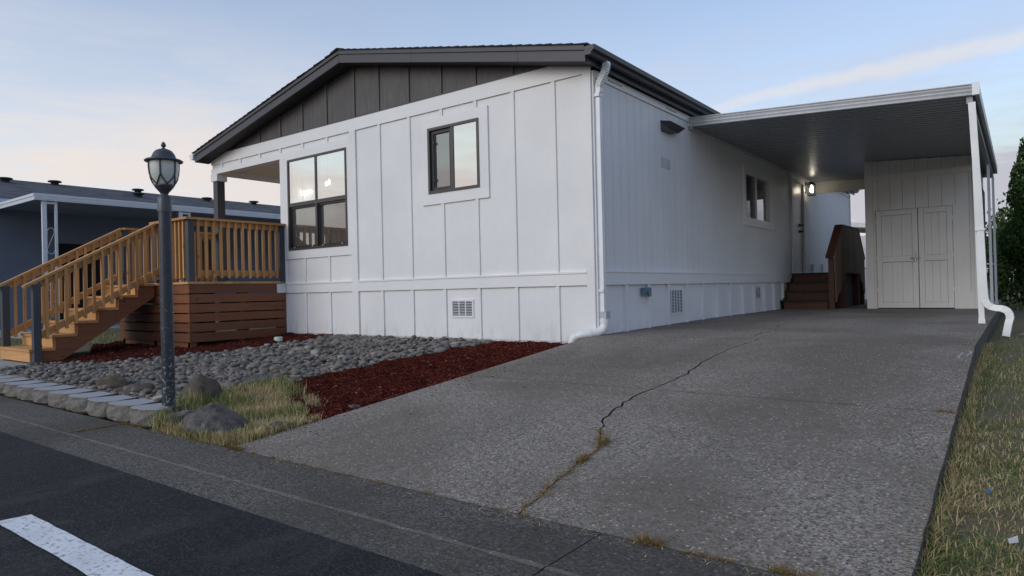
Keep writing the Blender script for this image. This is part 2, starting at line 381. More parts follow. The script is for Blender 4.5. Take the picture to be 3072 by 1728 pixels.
def emit(name, c, st):
    m = NT(name); e = m.n('ShaderNodeEmission'); e.inputs[0].default_value = c + (1,); e.inputs[1].default_value = st; m.l(e.outputs[0], m.out.inputs[0]); return m.m
M_bulb = emit('lit_bulb', (1., .90, .74), 22.0)
M_globe = emit('lit_globe', (1., .95, .86), 8.0)
def glass(name, refl, tint=(.9, .93, .95), rough=.0, wav=.0):
    m = NT(name); fr = m.n('ShaderNodeFresnel'); fr.inputs[0].default_value = 1.5
    gl = m.n('ShaderNodeBsdfGlossy'); gl.inputs['Roughness'].default_value = rough; gl.inputs[0].default_value = (1, 1, 1, 1)
    trn = m.n('ShaderNodeBsdfTransparent'); trn.inputs[0].default_value = tint + (1,)
    mx = m.n('ShaderNodeMixShader'); bf = m.n('ShaderNodeNewGeometry'); m.l(m.math('MULTIPLY', m.math('ADD', fr.outputs[0], refl, True), m.math('SUBTRACT', 1., bf.outputs['Backfacing'])), mx.inputs[0]); m.l(trn.outputs[0], mx.inputs[1]); m.l(gl.outputs[0], mx.inputs[2]); m.l(mx.outputs[0], m.out.inputs[0])
    if wav:
        b = m.n('ShaderNodeBump'); b.inputs['Strength'].default_value = wav; b.inputs['Distance'].default_value = .02; m.l(m.noise(m.co((1, 1, .35)), 4.0, 2), b.inputs['Height']); m.l(b.outputs[0], gl.inputs['Normal'])
    return m.m
M_glass = glass('coated_window_glass', .66, wav=.012)
M_glass2 = glass('plain_window_glass', .20, wav=.02)
M_lanternglass = glass('lantern_glass', .02, (.96, .96, .94))
m = NT('insect_screen'); df = m.n('ShaderNodeBsdfDiffuse'); df.inputs[0].default_value = (.09, .09, .09, 1); trn = m.n('ShaderNodeBsdfTransparent'); mx = m.n('ShaderNodeMixShader'); mx.inputs[0].default_value = .22
m.l(trn.outputs[0], mx.inputs[1]); m.l(df.outputs[0], mx.inputs[2]); m.l(mx.outputs[0], m.out.inputs[0]); M_screen = m.m
M_room = plain('room_wall_paint', (.62, .60, .57), .8)
M_bluewall = paint('blue_grey_siding', (.17, .21, .29), .08, .6, 'z', .2)
M_bluetrim = plain('pale_blue_fascia_metal', (.50, .58, .66), .4, 0, .08)
M_whitemetal = plain('white_awning_metal', (.66, .70, .75), .4, 0, .06)
# ------------------------------------------------------------------ ground levels
def dz(y):
    if y <= 0: return .467 * (max(y, -4.24) + 4.24) / 4.24
    return .467 + min(y, 3.6) / 3.6 * .035
def clamp(v, a, b): return max(a, min(b, v))
def xl(y): return -.35 + clamp((y + 4.24) / 3.94, 0, 1) * .31
def gz(x, y):
    fx = .10 - .07 * clamp((x + 1.7) / .5, 0, 1)
    return fx + (clamp(y, -4.2, 0) + 4.2) / 4.2 * (.37 - fx)
def gr(x, y):      # lawn right of the driveway
    return dz(y) - .07 - .09 * clamp((y + 3.5) / 3.5, 0, 1) + .03 * clamp((x - 3.6) / 2, 0, 1)
def terrain(x, y):
    if y < -4.2 or (x < -1.5 and y < -3.95): return -.06 if y > -13 else .02
    if x > 3.45: h = gr(x, y)
    elif x > xl(y) - .05: h = min(gz(-.5, y), dz(y)) - .16
    else: h = gz(x, y) - .035
    return h
def lines(a, b, step): 
    n = int(round((b - a) / step)); return [a + (b - a) * i / n for i in range(n + 1)]
gx = [-900, -400, -150, -70, -40, -28] + lines(-20, -9, 1.0) + lines(-8.6, -.5, .3) + [-.30, .3, 1.5, 2.8, 3.40, 3.47] + lines(3.56, 6.5, .2) + [8, 11, 16, 25, 45, 90, 200, 500, 900]
gy = [-900, -300, -100, -50, -25, -13.01, -12.99, -9, -6, -4.3, -4.19] + lines(-4.05, 3, .2) + lines(3.5, 12, .5) + [14, 17, 22, 30, 45, 80, 200, 500, 900]
mb = MB(); nx = len(gx)
mb.add([(x, y, terrain(x, y) + (.012 * noise.noise((x * 2.1, y * 2.1, 0)) if abs(x) < 20 and -4 < y < 12 else 0)) for y in gy for x in gx],
       [(j * nx + i, j * nx + i + 1, (j + 1) * nx + i + 1, (j + 1) * nx + i) for j in range(len(gy) - 1) for i in range(nx - 1)], True)
ground = tag(obj('ground', mb, M_lawn), kind='structure')

# street
mb = MB(); mb.add([(-900, -12.8, -.004), (900, -12.8, -.004), (900, -4.90, -.004), (-900, -4.90, -.004)], [(0, 1, 2, 3)])
street = tag(obj('street', mb, M_asphalt), kind='structure')
mb = MB()
e = [(-.02, 0), (.0, 0)]
pl = []
for i in range(60): pl.append((.12 + 6.0 * i / 59, -5.50 + .004 * rnd.uniform(-1, 1)))
pr = [(.10 + 6.0 * i / 59, -5.635 + .004 * rnd.uniform(-1, 1)) for i in range(60)]
vs = [(x, y, .001) for x, y in pl] + [(x, y, .001) for x, y in pr]
mb.add(vs, [(60 + i, 60 + i + 1, i + 1, i) for i in range(59)])
tag(obj('lane_marking', mb, M_line), kind='structure')

# concrete gutter along the street, cast in lengths
gutter_root = tag(obj('street_gutter', MB().box(-60, 60, -4.93, -4.245, -.2, -.03), M_bed), kind='structure')
js = [-60, -25, -14.9, -10.55, -6.2, -1.88, 2.46, 6.8, 11.1, 25, 60]
def ragged(x0, x1, y, amp, n): return [(x0 + (x1 - x0) * i / n, y + amp * rnd.uniform(-1, 1)) for i in range(n + 1)]
def slab(name, poly, zf, th, mat, parent):
    n = len(poly)
    vs = [(x, y, zf(x, y) - th) for x, y in poly] + [(x, y, zf(x, y)) for x, y in poly]
    o = obj(name, MB().add(vs, [tuple(range(n))[::-1], tuple(range(n, 2 * n))] + [(i, (i + 1) % n, n + (i + 1) % n, n + i) for i in range(n)]), mat, parent)
    o.data.materials.append(M_slabside)
    for f in o.data.polygons:
        if f.index != 1: f.material_index = 1
    return o
for a, b in zip(js[:-1], js[1:]):
    near = -12 < a < 8
    n = 60 if near else 2
    jl = a + .004; jr = b - .004
    slab('gutter_pan', ragged(jl, jr, -4.935, .010 if near else 0, n) + [(jr, -4.668), (jl, -4.668)], lambda x, y: .004 - .012 * (y + 4.66) / -.27, .1, M_apron, gutter_root)
    slab('gutter_lip', ragged(jl, jr, -4.672, .007 if near else 0, n) + ragged(jr, jl, -4.648, .007 if near else 0, n), lambda x, y: .0060, .1, M_wornline, gutter_root)
    slab('gutter_apron', [(jl, -4.655), (jr, -4.655), (jr, -4.256), (jl, -4.256)], lambda x, y: .004, .1, M_apron, gutter_root)

# driveway: cast slabs, one long crack
drive = tag(obj('driveway', slab('driveway_bed', [(-.2, -4.24), (3.45, -4.24), (3.45, 0), (3.45, 10.3), (.0, 10.3), (-.02, 0)], lambda x, y: dz(y) - .02, .14, M_bed, None).data, None), kind='structure')
bpy.data.objects.remove(bpy.data.objects['driveway_bed'])
def jag(pts, step=.07, amp=.016):
    o = [pts[0]]
    for (x0, y0), (x1, y1) in zip(pts[:-1], pts[1:]):
        L = math.hypot(x1 - x0, y1 - y0); n = max(1, int(L / step))
        for i in range(1, n + 1):
            t = i / n; w = 0 if i == n else 1
            o.append((x0 + (x1 - x0) * t + w * rnd.uniform(-amp, amp), y0 + (y1 - y0) * t + w * rnd.uniform(-amp, amp) * .5))
    return o
crA = jag([(2.03, -4.238), (1.97, -3.74), (1.91, -3.29), (1.66, -2.82), (1.60, -2.30), (1.63, -2.056)])
crB = jag([(1.63, -2.047), (1.69, -1.57), (1.64, -1.1), (1.66, -.71), (1.72, -.3), (1.79, -.006)])
def two(cr, y0, y1, wl, wr):
    dzz = lambda x, y: dz(y)
    slab('driveway_slab', [(xl(y0), y0)] + [(x - wl(y), y) for x, y in cr] + [(xl(y1), y1)], dzz, .14, M_drive, drive)
    re = [(3.53 + rnd.uniform(-.003, .002), y0 + (y1 - y0) * i / 24) for i in range(25)]
    slab('driveway_slab', re + [(x + wr(y), y) for x, y in reversed(cr)], dzz, .14, M_drive, drive)
two(crA, -4.238, -2.056, lambda y: .004, lambda y: .004 + .009 * clamp((y + 3.2) / .4, 0, 1))
two(crB, -2.047, -.006, lambda y: .004, lambda y: .010 - .004 * clamp((y + 1.2) / .8, 0, 1))
def zb(x, y): return dz(y)
slab('driveway_slab', [(-.03, .0), (3.53, .0), (3.53, 3.60), (-.03, 3.60)], zb, .14, M_drive, drive)
slab('driveway_slab', [(-.03, 3.605), (3.53, 3.605), (3.53, 10.4), (-.03, 10.4)], zb, .14, M_drive, drive)
slab('rear_path', [(-.03, 10.41), (1.3, 10.41), (1.3, 15.5), (-.03, 15.5)], lambda x, y: .49, .1, M_drive, drive)
# hairline cracks in the carport slab
def hair(name, pts, w, parent, mat=M_bed, zoff=.0015):
    pts = jag(pts, .06, .02); vs = []; n = len(pts)
    for i, (x, y) in enumerate(pts):
        k = w * (1 - abs(2 * i / (n - 1) - 1) ** 2) + .001
        vs += [(x - k, y, dz(y) + zoff), (x + k, y, dz(y) + zoff)]
    return obj(name, MB().add(vs, [(2 * i, 2 * i + 1, 2 * i + 3, 2 * i + 2) for i in range(n - 1)]), mat, parent)
hair('crack', [(1.66, .25), (1.58, .8), (1.62, 1.3)], .007, drive)
hair('crack', [(1.55, 1.5), (1.40, 2.1), (1.5, 2.6)], .006, drive)
hair('crack', [(1.9, .9), (2.1, 1.1), (2.25, 1.3)], .005, drive)
M_chalk = plain('chalk_paint', (.33, .33, .33), .9, 0, .4, .5)
for pts in ([(3.49, -.20), (3.515, -.35), (3.50, -.50)], [(3.45, -.30), (3.445, -.62)], [(3.45, -.29), (3.475, -.28)]):
    hair('chalk_mark', pts, .009, drive, M_chalk, .002)

# ------------------------------------------------------------------ white manufactured home
RX = -4.09; PT = .2194; EZ = 3.49; EX = .085; EXL = -8.265; OH = -.27; YB = 14.33; XW = -8.15
def zu(x): return EZ + PT * (EX - x if x > RX else x - EXL)      # underside of the roof
home = thing('manufactured_home', 'white board and batten manufactured home with charcoal gable and bronze windows', 'house', (-4.07, 7.2, .385))
SK0, BE0, BE1, TL, TD = .385, 1.037, 1.187, 3.448, 3.632
box('foundation', M_found, home, -5.98, -.012, .012, .20, .25, SK0)
box('foundation', M_found, home, -.25, -.010, .21, YB, .25, SK0 + .02)
bat = [-.487, -1.09, -1.69, -2.29, -2.905, -3.52, -4.06, -4.72, -5.34, -5.95, -6.55, -7.16, -7.77]   # right edges
BW = .05
# openings in the gable wall
w1 = (-5.77, -4.272, 1.732, 3.222); w2 = (-2.558, -1.655, 2.328, 3.218)
def panels(name, mat, parent, xs, z0, z1, y0, y1, holes):
    for a, b in zip(xs[:-1], xs[1:]):
        cells = [(a, b, z0, z1)]
        for (h0, h1, k0, k1) in holes:
            nc = []
            for (p, q, r, s) in cells:
                if h1 <= p or h0 >= q or k1 <= r or k0 >= s: nc.append((p, q, r, s)); continue
                if p < h0: nc.append((p, h0, r, s))
                if q > h1: nc.append((h1, q, r, s))
                pp, qq = max(p, h0), min(q, h1)
                if r < k0: nc.append((pp, qq, r, k0))
                if s > k1: nc.append((pp, qq, k1, s))
            cells = nc
        for (p, q, r, s) in cells:
            if q - p > .004 and s - r > .004: box(name, mat, parent, p, q, y0, y1, r, s)
ctr = [0.0] + [b - BW / 2 for b in bat if b > -5.9] + [-5.975]
panels('siding_panel', M_white, home, ctr[::-1], BE1 - .02, TL + .02, .0, .03, [w1, w2])
panels('skirting_panel', M_skirt, home, ctr[::-1], SK0, BE0 + .02, .004, .03, [])
panels('siding_panel', M_white, home, [-8.14] + [b - BW / 2 for b in bat if b < -5.9][::-1] + [-5.975], 3.30, TL + .02, .0, .03, [])
# battens
def batten(b, z0, z1, mat=M_white, y=-.018): box('batten', mat, home, b - BW, b, y, .002, z0, z1)
for b in bat:
    if b < -5.9: batten(b, 3.365, TL)
    elif b == -4.06: box('batten', M_white, home, -4.195, -4.06, -.026, .002, SK0, TL)
    elif -5.6 < b < -4.2: batten(b, 3.365, TL); batten(b, BE1 + .008, 1.592)
    elif -2.6 < b < -1.6: batten(b, 3.352, TL); batten(b, BE1 + .008, 2.183)
    else: batten(b, BE1 + .008, TL)
    if b > -5.9 and b != -4.06: box('skirting_batten', M_skirt, home, b - BW, b, -.016, .006, SK0 - .004, BE0)
# horizontal boards
for a, b in ((-.105, -4.06), (-4.195, -5.975)):
    box('belt_board', M_whitex, home, b, a, -.024, .002, BE0, BE1 - .012)
    box('belt_cap', M_whitex, home, b, a, -.034, .002, BE1 - .0125, BE1 + .008)
box('frieze_board', M_whitex, home, -8.15, -.0, -.022, .002, TL, TD)
box('porch_beam', M_whitex, home, -8.15, -4.195, -.022, .0, 3.271, 3.365)
box('porch_beam', M_whitex, home, -8.15, -5.975, .03, .13, 3.274, 3.50)
box('corner_board', M_white, home, -.105, .0, -.024, .002, SK0 - .003, TL)
box('corner_board', M_white, home, -5.985, -5.875, -.0245, .0, SK0, 3.270)
# window trim
def trim(x0, x1, z0, z1, o0, o1, p0, p1, y=-.022):
    box('window_trim', M_whitex, home, x0, x1, y, .002, p1, z1)
    box('window_trim', M_whitex, home, x0, x1, y, .002, z0, p0)
    box('window_trim', M_white, home, x0, o0, y - .001, .002, p0, p1)
    box('window_trim', M_white, home, o1, x1, y - .001, .002, p0, p1)
trim(-5.875, -4.195, 1.592, 3.270, *w1)
trim(-2.685, -1.508, 2.183, 3.352, *w2)

def frame(parent, mat, x0, x1, z0, z1, y0, y1, w, name='frame'):
    for b in ((x0, x1, y0, y1, z0, z0 + w), (x0, x1, y0, y1, z1 - w, z1), (x0, x0 + w, y0, y1, z0 + w, z1 - w), (x1 - w, x1, y0, y1, z0 + w, z1 - w)):
        box(name, mat, parent, *b)
# large four-light window
wa = box('window', M_frame, home, w1[0], w1[1], -.034, .05, w1[2], w1[2] + .035)
wa['label'] = 'large bronze four-pane window reflecting the pale sky'
def frame3(parent, mat, x0, x1, z0, z1, y0, y1, w):
    for b in ((x0, x1, y0, y1, z1 - w, z1), (x0, x0 + w, y0, y1, z0 + w, z1 - w), (x1 - w, x1, y0, y1, z0 + w, z1 - w)): box('frame', mat, parent, *b)
frame3(wa, M_frame, *w1, -.034, .05, .035)
mx = (w1[0] + w1[1]) / 2; mz = 2.475
box('mullion', M_frame, wa, mx - .022, mx + .022, -.030, .05, w1[2] + .035, w1[3] - .035)
for a, b in ((w1[0] + .035, mx - .022), (mx + .022, w1[1] - .035)):
    box('meeting_rail', M_frame, wa, a, b, -.028, .05, mz - .030, mz + .030)
    obj('pane', MB().box(a, b, -.020, -.016, mz + .030, w1[3] - .035), M_glass, wa)
    frame(wa, M_framed, a, b, w1[2] + .035, mz - .030, -.004, .045, .030, 'sash')
    obj('pane', MB().box(a + .03, b - .03, .034, .038, w1[2] + .065, mz - .06), M_glass, wa)
    obj('insect_screen', MB().box(a + .03, b - .03, .010, .012, w1[2] + .065, mz - .06), M_screen, wa)
    c = (a + b) / 2
    box('grille_bar', M_grille, wa, c - .012, c + .012, -.010, -.004, mz + .03, w1[3] - .035)
    box('grille_bar', M_grille, wa, c - .012, c + .012, .040, .044, w1[2] + .04, mz - .03)
    for dx in (-.25, .22): box('sash_latch', M_grille, wa, c + dx - .012, c + dx + .012, -.008, -.0035, w1[2] + .042, w1[2] + .054)
# sliding window
wb = box('window', M_frame, home, w2[0], w2[1], -.034, .05, w2[2], w2[2] + .036)
wb['label'] = 'smaller bronze sliding window left of the corner'
frame3(wb, M_frame, *w2, -.034, .05, .036)
mx = (w2[0] + w2[1]) / 2 - .01
box('mullion', M_frame, wb, mx - .024, mx + .024, -.028, .045, w2[2] + .036, w2[3] - .036)
frame(wb, M_framed, w2[0] + .036, mx - .024, w2[2] + .036, w2[3] - .036, -.002, .042, .045, 'sash')
obj('pane', MB().box(mx + .024, w2[1] - .036, -.018, -.014, w2[2] + .036, w2[3] - .036), M_glass, wb)
obj('pane', MB().box(w2[0] + .081, mx - .069, .030, .034, w2[2] + .081, w2[3] - .081), M_glass, wb)
obj('insect_screen', MB().box(w2[0] + .08, mx - .068, .008, .010, w2[2] + .08, w2[3] - .08), M_screen, wb)
for z in (2.5, 3.0): box('sash_latch', M_framed, wb, w2[0] + .078, w2[0] + .10, -.006, -.0021, z, z + .03)
# skirting vent
def vent(parent, o, ux, w, h, cols, mat=M_skirt, mesh_label=None):
    """o: lower left corner, ux: unit vector along the wall, outward = right-hand normal"""
    ux = Vector(ux); n = Vector((ux.y, -ux.x, 0)); o = Vector(o)
    def b(name, a0, a1, c0, c1, d0, d1, m_, p):
        P = [o + ux * a + n * d + Vector((0, 0, c)) for c in (c0, c1) for a, d in ((a0, d0), (a1, d0), (a1, d1), (a0, d1))]
        return obj(name, MB().hexa(P), m_, p)
    root = b('vent', .02, w - .02, .02, h - .02, .001, .004, M_hollow, parent)
    fw_ = .025
    b('vent_frame', 0, w, 0, fw_, .0, .014, mat, root); b('vent_frame', 0, w, h - fw_, h, .0, .014, mat, root)
    b('vent_frame', 0, fw_, fw_, h - fw_, .0, .014, mat, root); b('vent_frame', w - fw_, w, fw_, h - fw_, .0, .014, mat, root)
    cw = (w - 2 * fw_) / cols
    for i in range(1, cols): b('vent_bar', fw_ + i * cw - .007, fw_ + i * cw + .007, fw_, h - fw_, .002, .013, mat, root)
    k = int((h - 2 * fw_) / .020)
    for i in range(k):
        z = fw_ + (i + .5) * (h - 2 * fw_) / k
        P = [o + ux * a + n * d + Vector((0, 0, z + c)) for a, d, c in ((fw_, .004, .0025), (w - fw_, .004, .0025), (w - fw_, .010, -.0025), (fw_, .010, -.0025))]
        P2 = [p + Vector((0, 0, .002)) for p in P]
        obj('louvre', MB().hexa(P + P2), mat, root)
vent(home, (-2.21, .003, .655), (1, 0, 0), .39, .24, 3)
# charcoal gable
def gx_(x): return zu(x)
gb = [b for b in bat if b < -.55 and b > -7.7]
xs = [-.2] + [b - BW / 2 for b in bat if -7.7 < b < -.6] + [-7.95]
xs = sorted(xs + [RX])
for a, b in zip(xs[:-1], xs[1:]):
    za, zb_ = max(TD, gx_(a)), max(TD, gx_(b))
    if za - TD < .01 and zb_ - TD < .01: continue
    obj('gable_panel', MB().prism([(a, TD), (b, TD), (b, zb_), (a, za)], .0, .03, 1), M_dark, home)
for b in bat:
    if -7.6 < b < -.65:
        obj('gable_batten', MB().prism([(b - BW, TD + .004), (b, TD + .004), (b, zu(b)), (b - BW, zu(b - BW))], -.018, .002, 1), M_dark, home)
box('gable_ledge', M_fascia, home, -7.62, -.56, -.030, .002, TD, TD + .012)
# roof: soffit, deck, rake boards, shingle courses
roof = obj('roof', MB().prism([(EX, EZ + .022), (RX, zu(RX) + .022), (EXL, EZ + .022), (EXL, EZ + .165), (RX, zu(RX) + .165), (EX, EZ + .165)], OH + .03, YB + .25, 1), M_soffit, home)
roof['label'] = 'charcoal shingle roof with low pitch'
for s_, x0, x1 in ((1, EX, RX), (-1, EXL, RX)):
    obj('soffit', MB().prism([(x0, EZ), (x1, zu(RX)), (x1, zu(RX) + .022), (x0, EZ + .022)], OH + .028, .0, 1), M_soffit, roof)
    pb = lambda t, dz_: (x0 + (x1 - x0) * t, EZ + (zu(RX) - EZ) * t + dz_)
    xm = x0 + (x1 - x0) * .999
    cuts = [0, .22, .64, 1] if s_ > 0 else [0, .56, 1]
    for t0, t1 in zip(cuts[:-1], cuts[1:]):
        t1_ = t1 - .0008
        obj('rake_board', MB().prism([pb(t0, -.003), pb(t1_, -.003), pb(t1_, .125), pb(t0, .125)], OH, OH + .027, 1), M_fascia, roof)
        obj('rake_drip_board', MB().prism([pb(t0, .118), pb(t1_, .118), pb(t1_, .172), pb(t0, .172)], OH - .018, OH + .029, 1), M_fascia, roof)
    n = 30
    for i in range(n):
        t0 = i / n - (.012 if i == 0 else 0); t1 = min(1.0, (i + 1.25) / n)
        th = .016 + .004 * rnd.random(); oy = OH - .030 - .012 * rnd.random()
        P = [pb(t0, .174), pb(t1, .174), pb(t1, .178), pb(t0, .174 + th)]
        if i < n: obj('shingle_course', MB().prism(P, oy, YB + .28, 1), M_shingle, roof)
obj('ridge_cap', MB().prism([(RX + .15, zu(RX + .15) + .186), (RX, zu(RX) + .192), (RX - .15, zu(RX - .15) + .186), (RX - .15, zu(RX - .15) + .196), (RX, zu(RX) + .205), (RX + .15, zu(RX + .15) + .196)], OH - .04, YB + .28, 1), M_shingle, roof)
# eave gutters
prof = [(.097, 3.635), (.097, 3.540), (.172, 3.540), (.182, 3.566), (.214, 3.590), (.222, 3.638), (.216, 3.640), (.208, 3.600), (.176, 3.576), (.166, 3.547), (.103, 3.547), (.103, 3.635)]
g1 = obj('eave_gutter', MB().prism(prof, OH - .03, YB + .27, 1), M_gutter, home)
obj('gutter_end_cap', MB().prism(prof[:6] + [(.15, 3.638)], OH - .034, OH - .0301, 1), M_fascia, g1)
obj('eave_fascia', MB().box(EX - .02, EX + .010, OH + .03, YB + .25, EZ - .003, EZ + .155), M_gutter, home)
g2 = obj('eave_gutter', MB().prism([(2 * RX - x, z) for x, z in prof], OH - .03, YB + .27, 1), M_alum, home)
obj('gutter_end_cap', MB().prism([(2 * RX - x, z) for x, z in prof[:6]] + [(2 * RX - .15, 3.638)], OH - .034, OH - .0301, 1), M_alum, g2)
box('frieze_board', M_whitey, home, .0, .022, .055, YB, 3.395, 3.486)
for k in range(9):
    y0 = .35 + k * 1.6
    for i in range(6): box('soffit_vent_slot', M_hollow, home, .0225, .0235, y0 + i * .06, y0 + i * .06 + .032, 3.43, 3.447)
# side wall: grooved boards
door = (8.30, 9.20, 1.225, 3.215); sw = (5.25, 6.69, 2.15, 3.0)
box('wall_backing', M_white, home, -.09, -.017, .06, YB - .02, SK0 + .02, 3.40) if False else None
def ybox(name, mat, parent, y0, y1, z0, z1, x0=-.020, x1=0.0): return box(name, mat, parent, x0, x1, y0, y1, z0, z1)
yy = .055; 
while yy < YB - .03:
    y1 = min(yy + .2, YB)
    segs = [(BE1 - .01, 3.40)]
    for (h0, h1, k0, k1) in (door, sw):
        if yy < h1 and y1 > h0:
            ns = []
            for r, s in segs:
                if k0 > r: ns.append((r, min(s, k0 + .02)))
                if k1 < s: ns.append((max(r, k1 - .02), s))
            segs = ns
    for (h0, h1, k0, k1) in (door, sw):
        if yy < h0 - .02 < y1: ybox('siding_board', M_white, home, yy, h0 - .01, k0 + .02, k1 - .02)
        if yy < h1 + .02 < y1: ybox('siding_board', M_white, home, h1 + .01, y1 - .007, k0 + .02, k1 - .02)
    for r, s in segs:
        if s - r > .03: ybox('siding_board', M_white, home, yy, y1 - .006, r, s)
    # stub pieces beside the openings are covered by the trim
    yy = y1
for (y0, y1, z0, z1) in ((.05, 5.2, BE1 - .02, 3.42), (6.74, 8.27, BE1 - .02, 3.42), (9.23, YB, BE1 - .02, 3.42), (5.2, 6.74, BE1 - .02, 2.13), (5.2, 6.74, 3.02, 3.42), (8.27, 9.23, 3.22, 3.42)):
    ybox('wall_sheathing', M_white, home, y0, y1, z0, z1, -.09, -.028)
ybox('corner_board', M_white, home, .002, .055, SK0, 3.47, -.02, .0225)
ybox('corner_board', M_white, home, YB - .08, YB + .02, SK0, 3.47, -.02, .022)
ybox('belt_board', M_whitey, home, .056, YB, BE0, BE1 - .004, -.01, .050)
ybox('belt_cap', M_whitey, home, .056, YB, BE1 - .004, BE1 + .006, -.01, .060)
k = 0
sy = [.055] + [.665 + .61 * i for i in range(23)]
for a, b in zip(sy[:-1], sy[1:]): ybox('skirting_panel', M_skirt, home, a, b - .002, .42, BE0, -.02, .002)
for b in sy[1:]: ybox('skirting_batten', M_skirt, home, b - .025, b + .025, dz(b) - .01, BE0 - .002, .0, .045)
vent(home, (.003, 1.905, .612), (0, 1, 0), .51, .36, 5)
vent(home, (.003, 5.57, .73), (0, 1, 0), .40, .24, 3)
# side window
wc = obj('window', MB().box(-.05, -.045, sw[0], sw[1], sw[2], sw[3]), M_glass2, home); wc['label'] = 'white framed sliding window under the carport roof'
for (y0, y1, z0, z1) in ((sw[0] - .11, sw[1] + .11, sw[2] - .11, sw[2]), (sw[0] - .11, sw[1] + .11, sw[3], sw[3] + .11), (sw[0] - .11, sw[0], sw[2], sw[3]), (sw[1], sw[1] + .11, sw[2], sw[3])):
    ybox('window_trim', M_whitey, home, y0, y1, z0, z1, -.012, .026)
ym = 5.87
for (y0, y1, z0, z1) in ((sw[0], sw[1], sw[2], sw[2] + .04), (sw[0], sw[1], sw[3] - .04, sw[3]), (sw[0], sw[0] + .04, sw[2] + .04, sw[3] - .04), (sw[1] - .04, sw[1], sw[2] + .04, sw[3] - .04), (ym - .025, ym + .025, sw[2] + .04, sw[3] - .04)):
    ybox('frame', M_vinyl, wc, y0, y1, z0, z1, -.06, .012)
obj('insect_screen', MB().box(-.012, -.010, sw[0] + .04, ym - .025, sw[2] + .04, sw[3] - .04), M_screen, wc)
# side door
dr = ybox('door', paint('door_paint', (.60, .60, .60), .03, .4, 'z', .1), home, door[0] + .02, door[1] - .02, door[2] + .01, door[3] - .02, -.06, -.02)
for (y0, y1, z0, z1) in ((door[0] - .09, door[0] + .02, door[2] - .03, door[3] + .09), (door[1] - .02, door[1] + .09, door[2] - .03, door[3] + .09), (door[0] + .02, door[1] - .02, door[3] - .02, door[3] + .09)):
    ybox('door_trim', M_whitey, home, y0, y1, z0, z1, -.06, .028)
ybox('threshold', M_steel, home, door[0] + .02, door[1] - .02, door[2] - .03, door[2] + .01, -.06, .05)
for z, rr in ((2.28, .028), (2.14, .030)):
    kb = obj('door_knob', MB().tube([(-.02, 8.42 + .50, z), (.0, 8.92, z), (.012, 8.92, z), (.04, 8.92, z), (.062, 8.92, z), (.068, 8.92, z)], [.034, .034, .014, .014, rr, .012], 14), M_black, dr)
# small fixtures on the side wall
obj('exhaust_hood', MB().add([(.0, 1.82, 3.245), (.0, 2.36, 3.225), (.13, 2.36, 3.21), (.13, 1.86, 3.225), (.0, 1.83, 3.10), (.0, 2.13, 3.105), (.10, 2.20, 3.12), (.10, 1.87, 3.12)], [(0, 1, 2, 3), (7, 6, 5, 4), (3, 2, 6, 7), (0, 3, 7, 4), (1, 5, 6, 2), (0, 4, 5, 1)]), M_gutter, home)
ybox('cover_plate', plain('grey_primed_patch', (.50, .52, .56), .6), home, 1.81, 2.10, 2.612, 2.748, .0, .006)
for y, z, h in ((9.86, 1.27, .17), (10.8, 1.27, .19)):
    ybox('outlet_box', M_vinyl, home, y - .05, y + .05, z, z + h, .0, .05)
tp = obj('hose_tap', MB().tube([(.0, 1.15, .95), (.05, 1.15, .95), (.09, 1.15, .945), (.11, 1.15, .92), (.112, 1.15, .88)], [.016, .016, .02, .018, .018], 10), plain('brass_tap', (.16, .17, .15), .5, .3), home)
obj('tap_cover', MB().box(.02, .08, 1.09, 1.26, .90, .995), plain('blue_grey_tap_cover', (.11, .19, .27), .5), tp)
# downspout at the corner
ds = obj('downspout', MB().box(.0235, .082, .030, .088, .735, 3.245), M_alum, home)
pth = []
for i in range(26):
    t = i / 25
    pth.append((.058 + .10 * (3 * t * t - 2 * t ** 3), .063 + .02 * t, 3.245 + .30 * t))
pp = [(.058, .063, 3.22), (.058, .063, 3.27)] + [(.058 + .105 * (3 * t * t - 2 * t ** 3), .063, 3.27 + .24 * t) for t in [i / 22 for i in range(1, 23)]] + [(.163, .063, 3.545)]
obj('flexible_elbow', MB().tube(pp, [1.0, 1.02] + [1.12 if i % 2 else .94 for i in range(22)] + [1.0], sq=(.066, .064), upv=(0, 1, 0)), M_pvc, ds)
for z in (3.17, .955): box('strap', M_pvc, ds, .0225, .087, .012, .106, z, z + .035)
box('adapter', plain('grey_pvc', (.42, .46, .50), .4), ds, .012, .112, .018, .112, .655, .735)
pp = [(.062, .062, .66), (.062, .062, .60), (.060, .056, .56), (.045, .035, .525), (.015, .0, .505), (-.03, -.045, .497), (-.09, -.085, .485), (-.15, -.11, .473), (-.19, -.122, .462), (-.225, -.13, .44), (-.243, -.134, .405), (-.247, -.135, .36)]
obj('drain_pipe', MB().tube(pp, .050, 16), M_pvc, ds)
for a, b in ((0, 1), (5, 6), (8, 9)):
    A, B = Vector(pp[a]), Vector(pp[b]); mid = (A + B) / 2; d = (B - A).normalized() * .022
    obj('pipe_collar', MB().tube([mid - d, mid + d], .056, 16), M_pvc, ds)
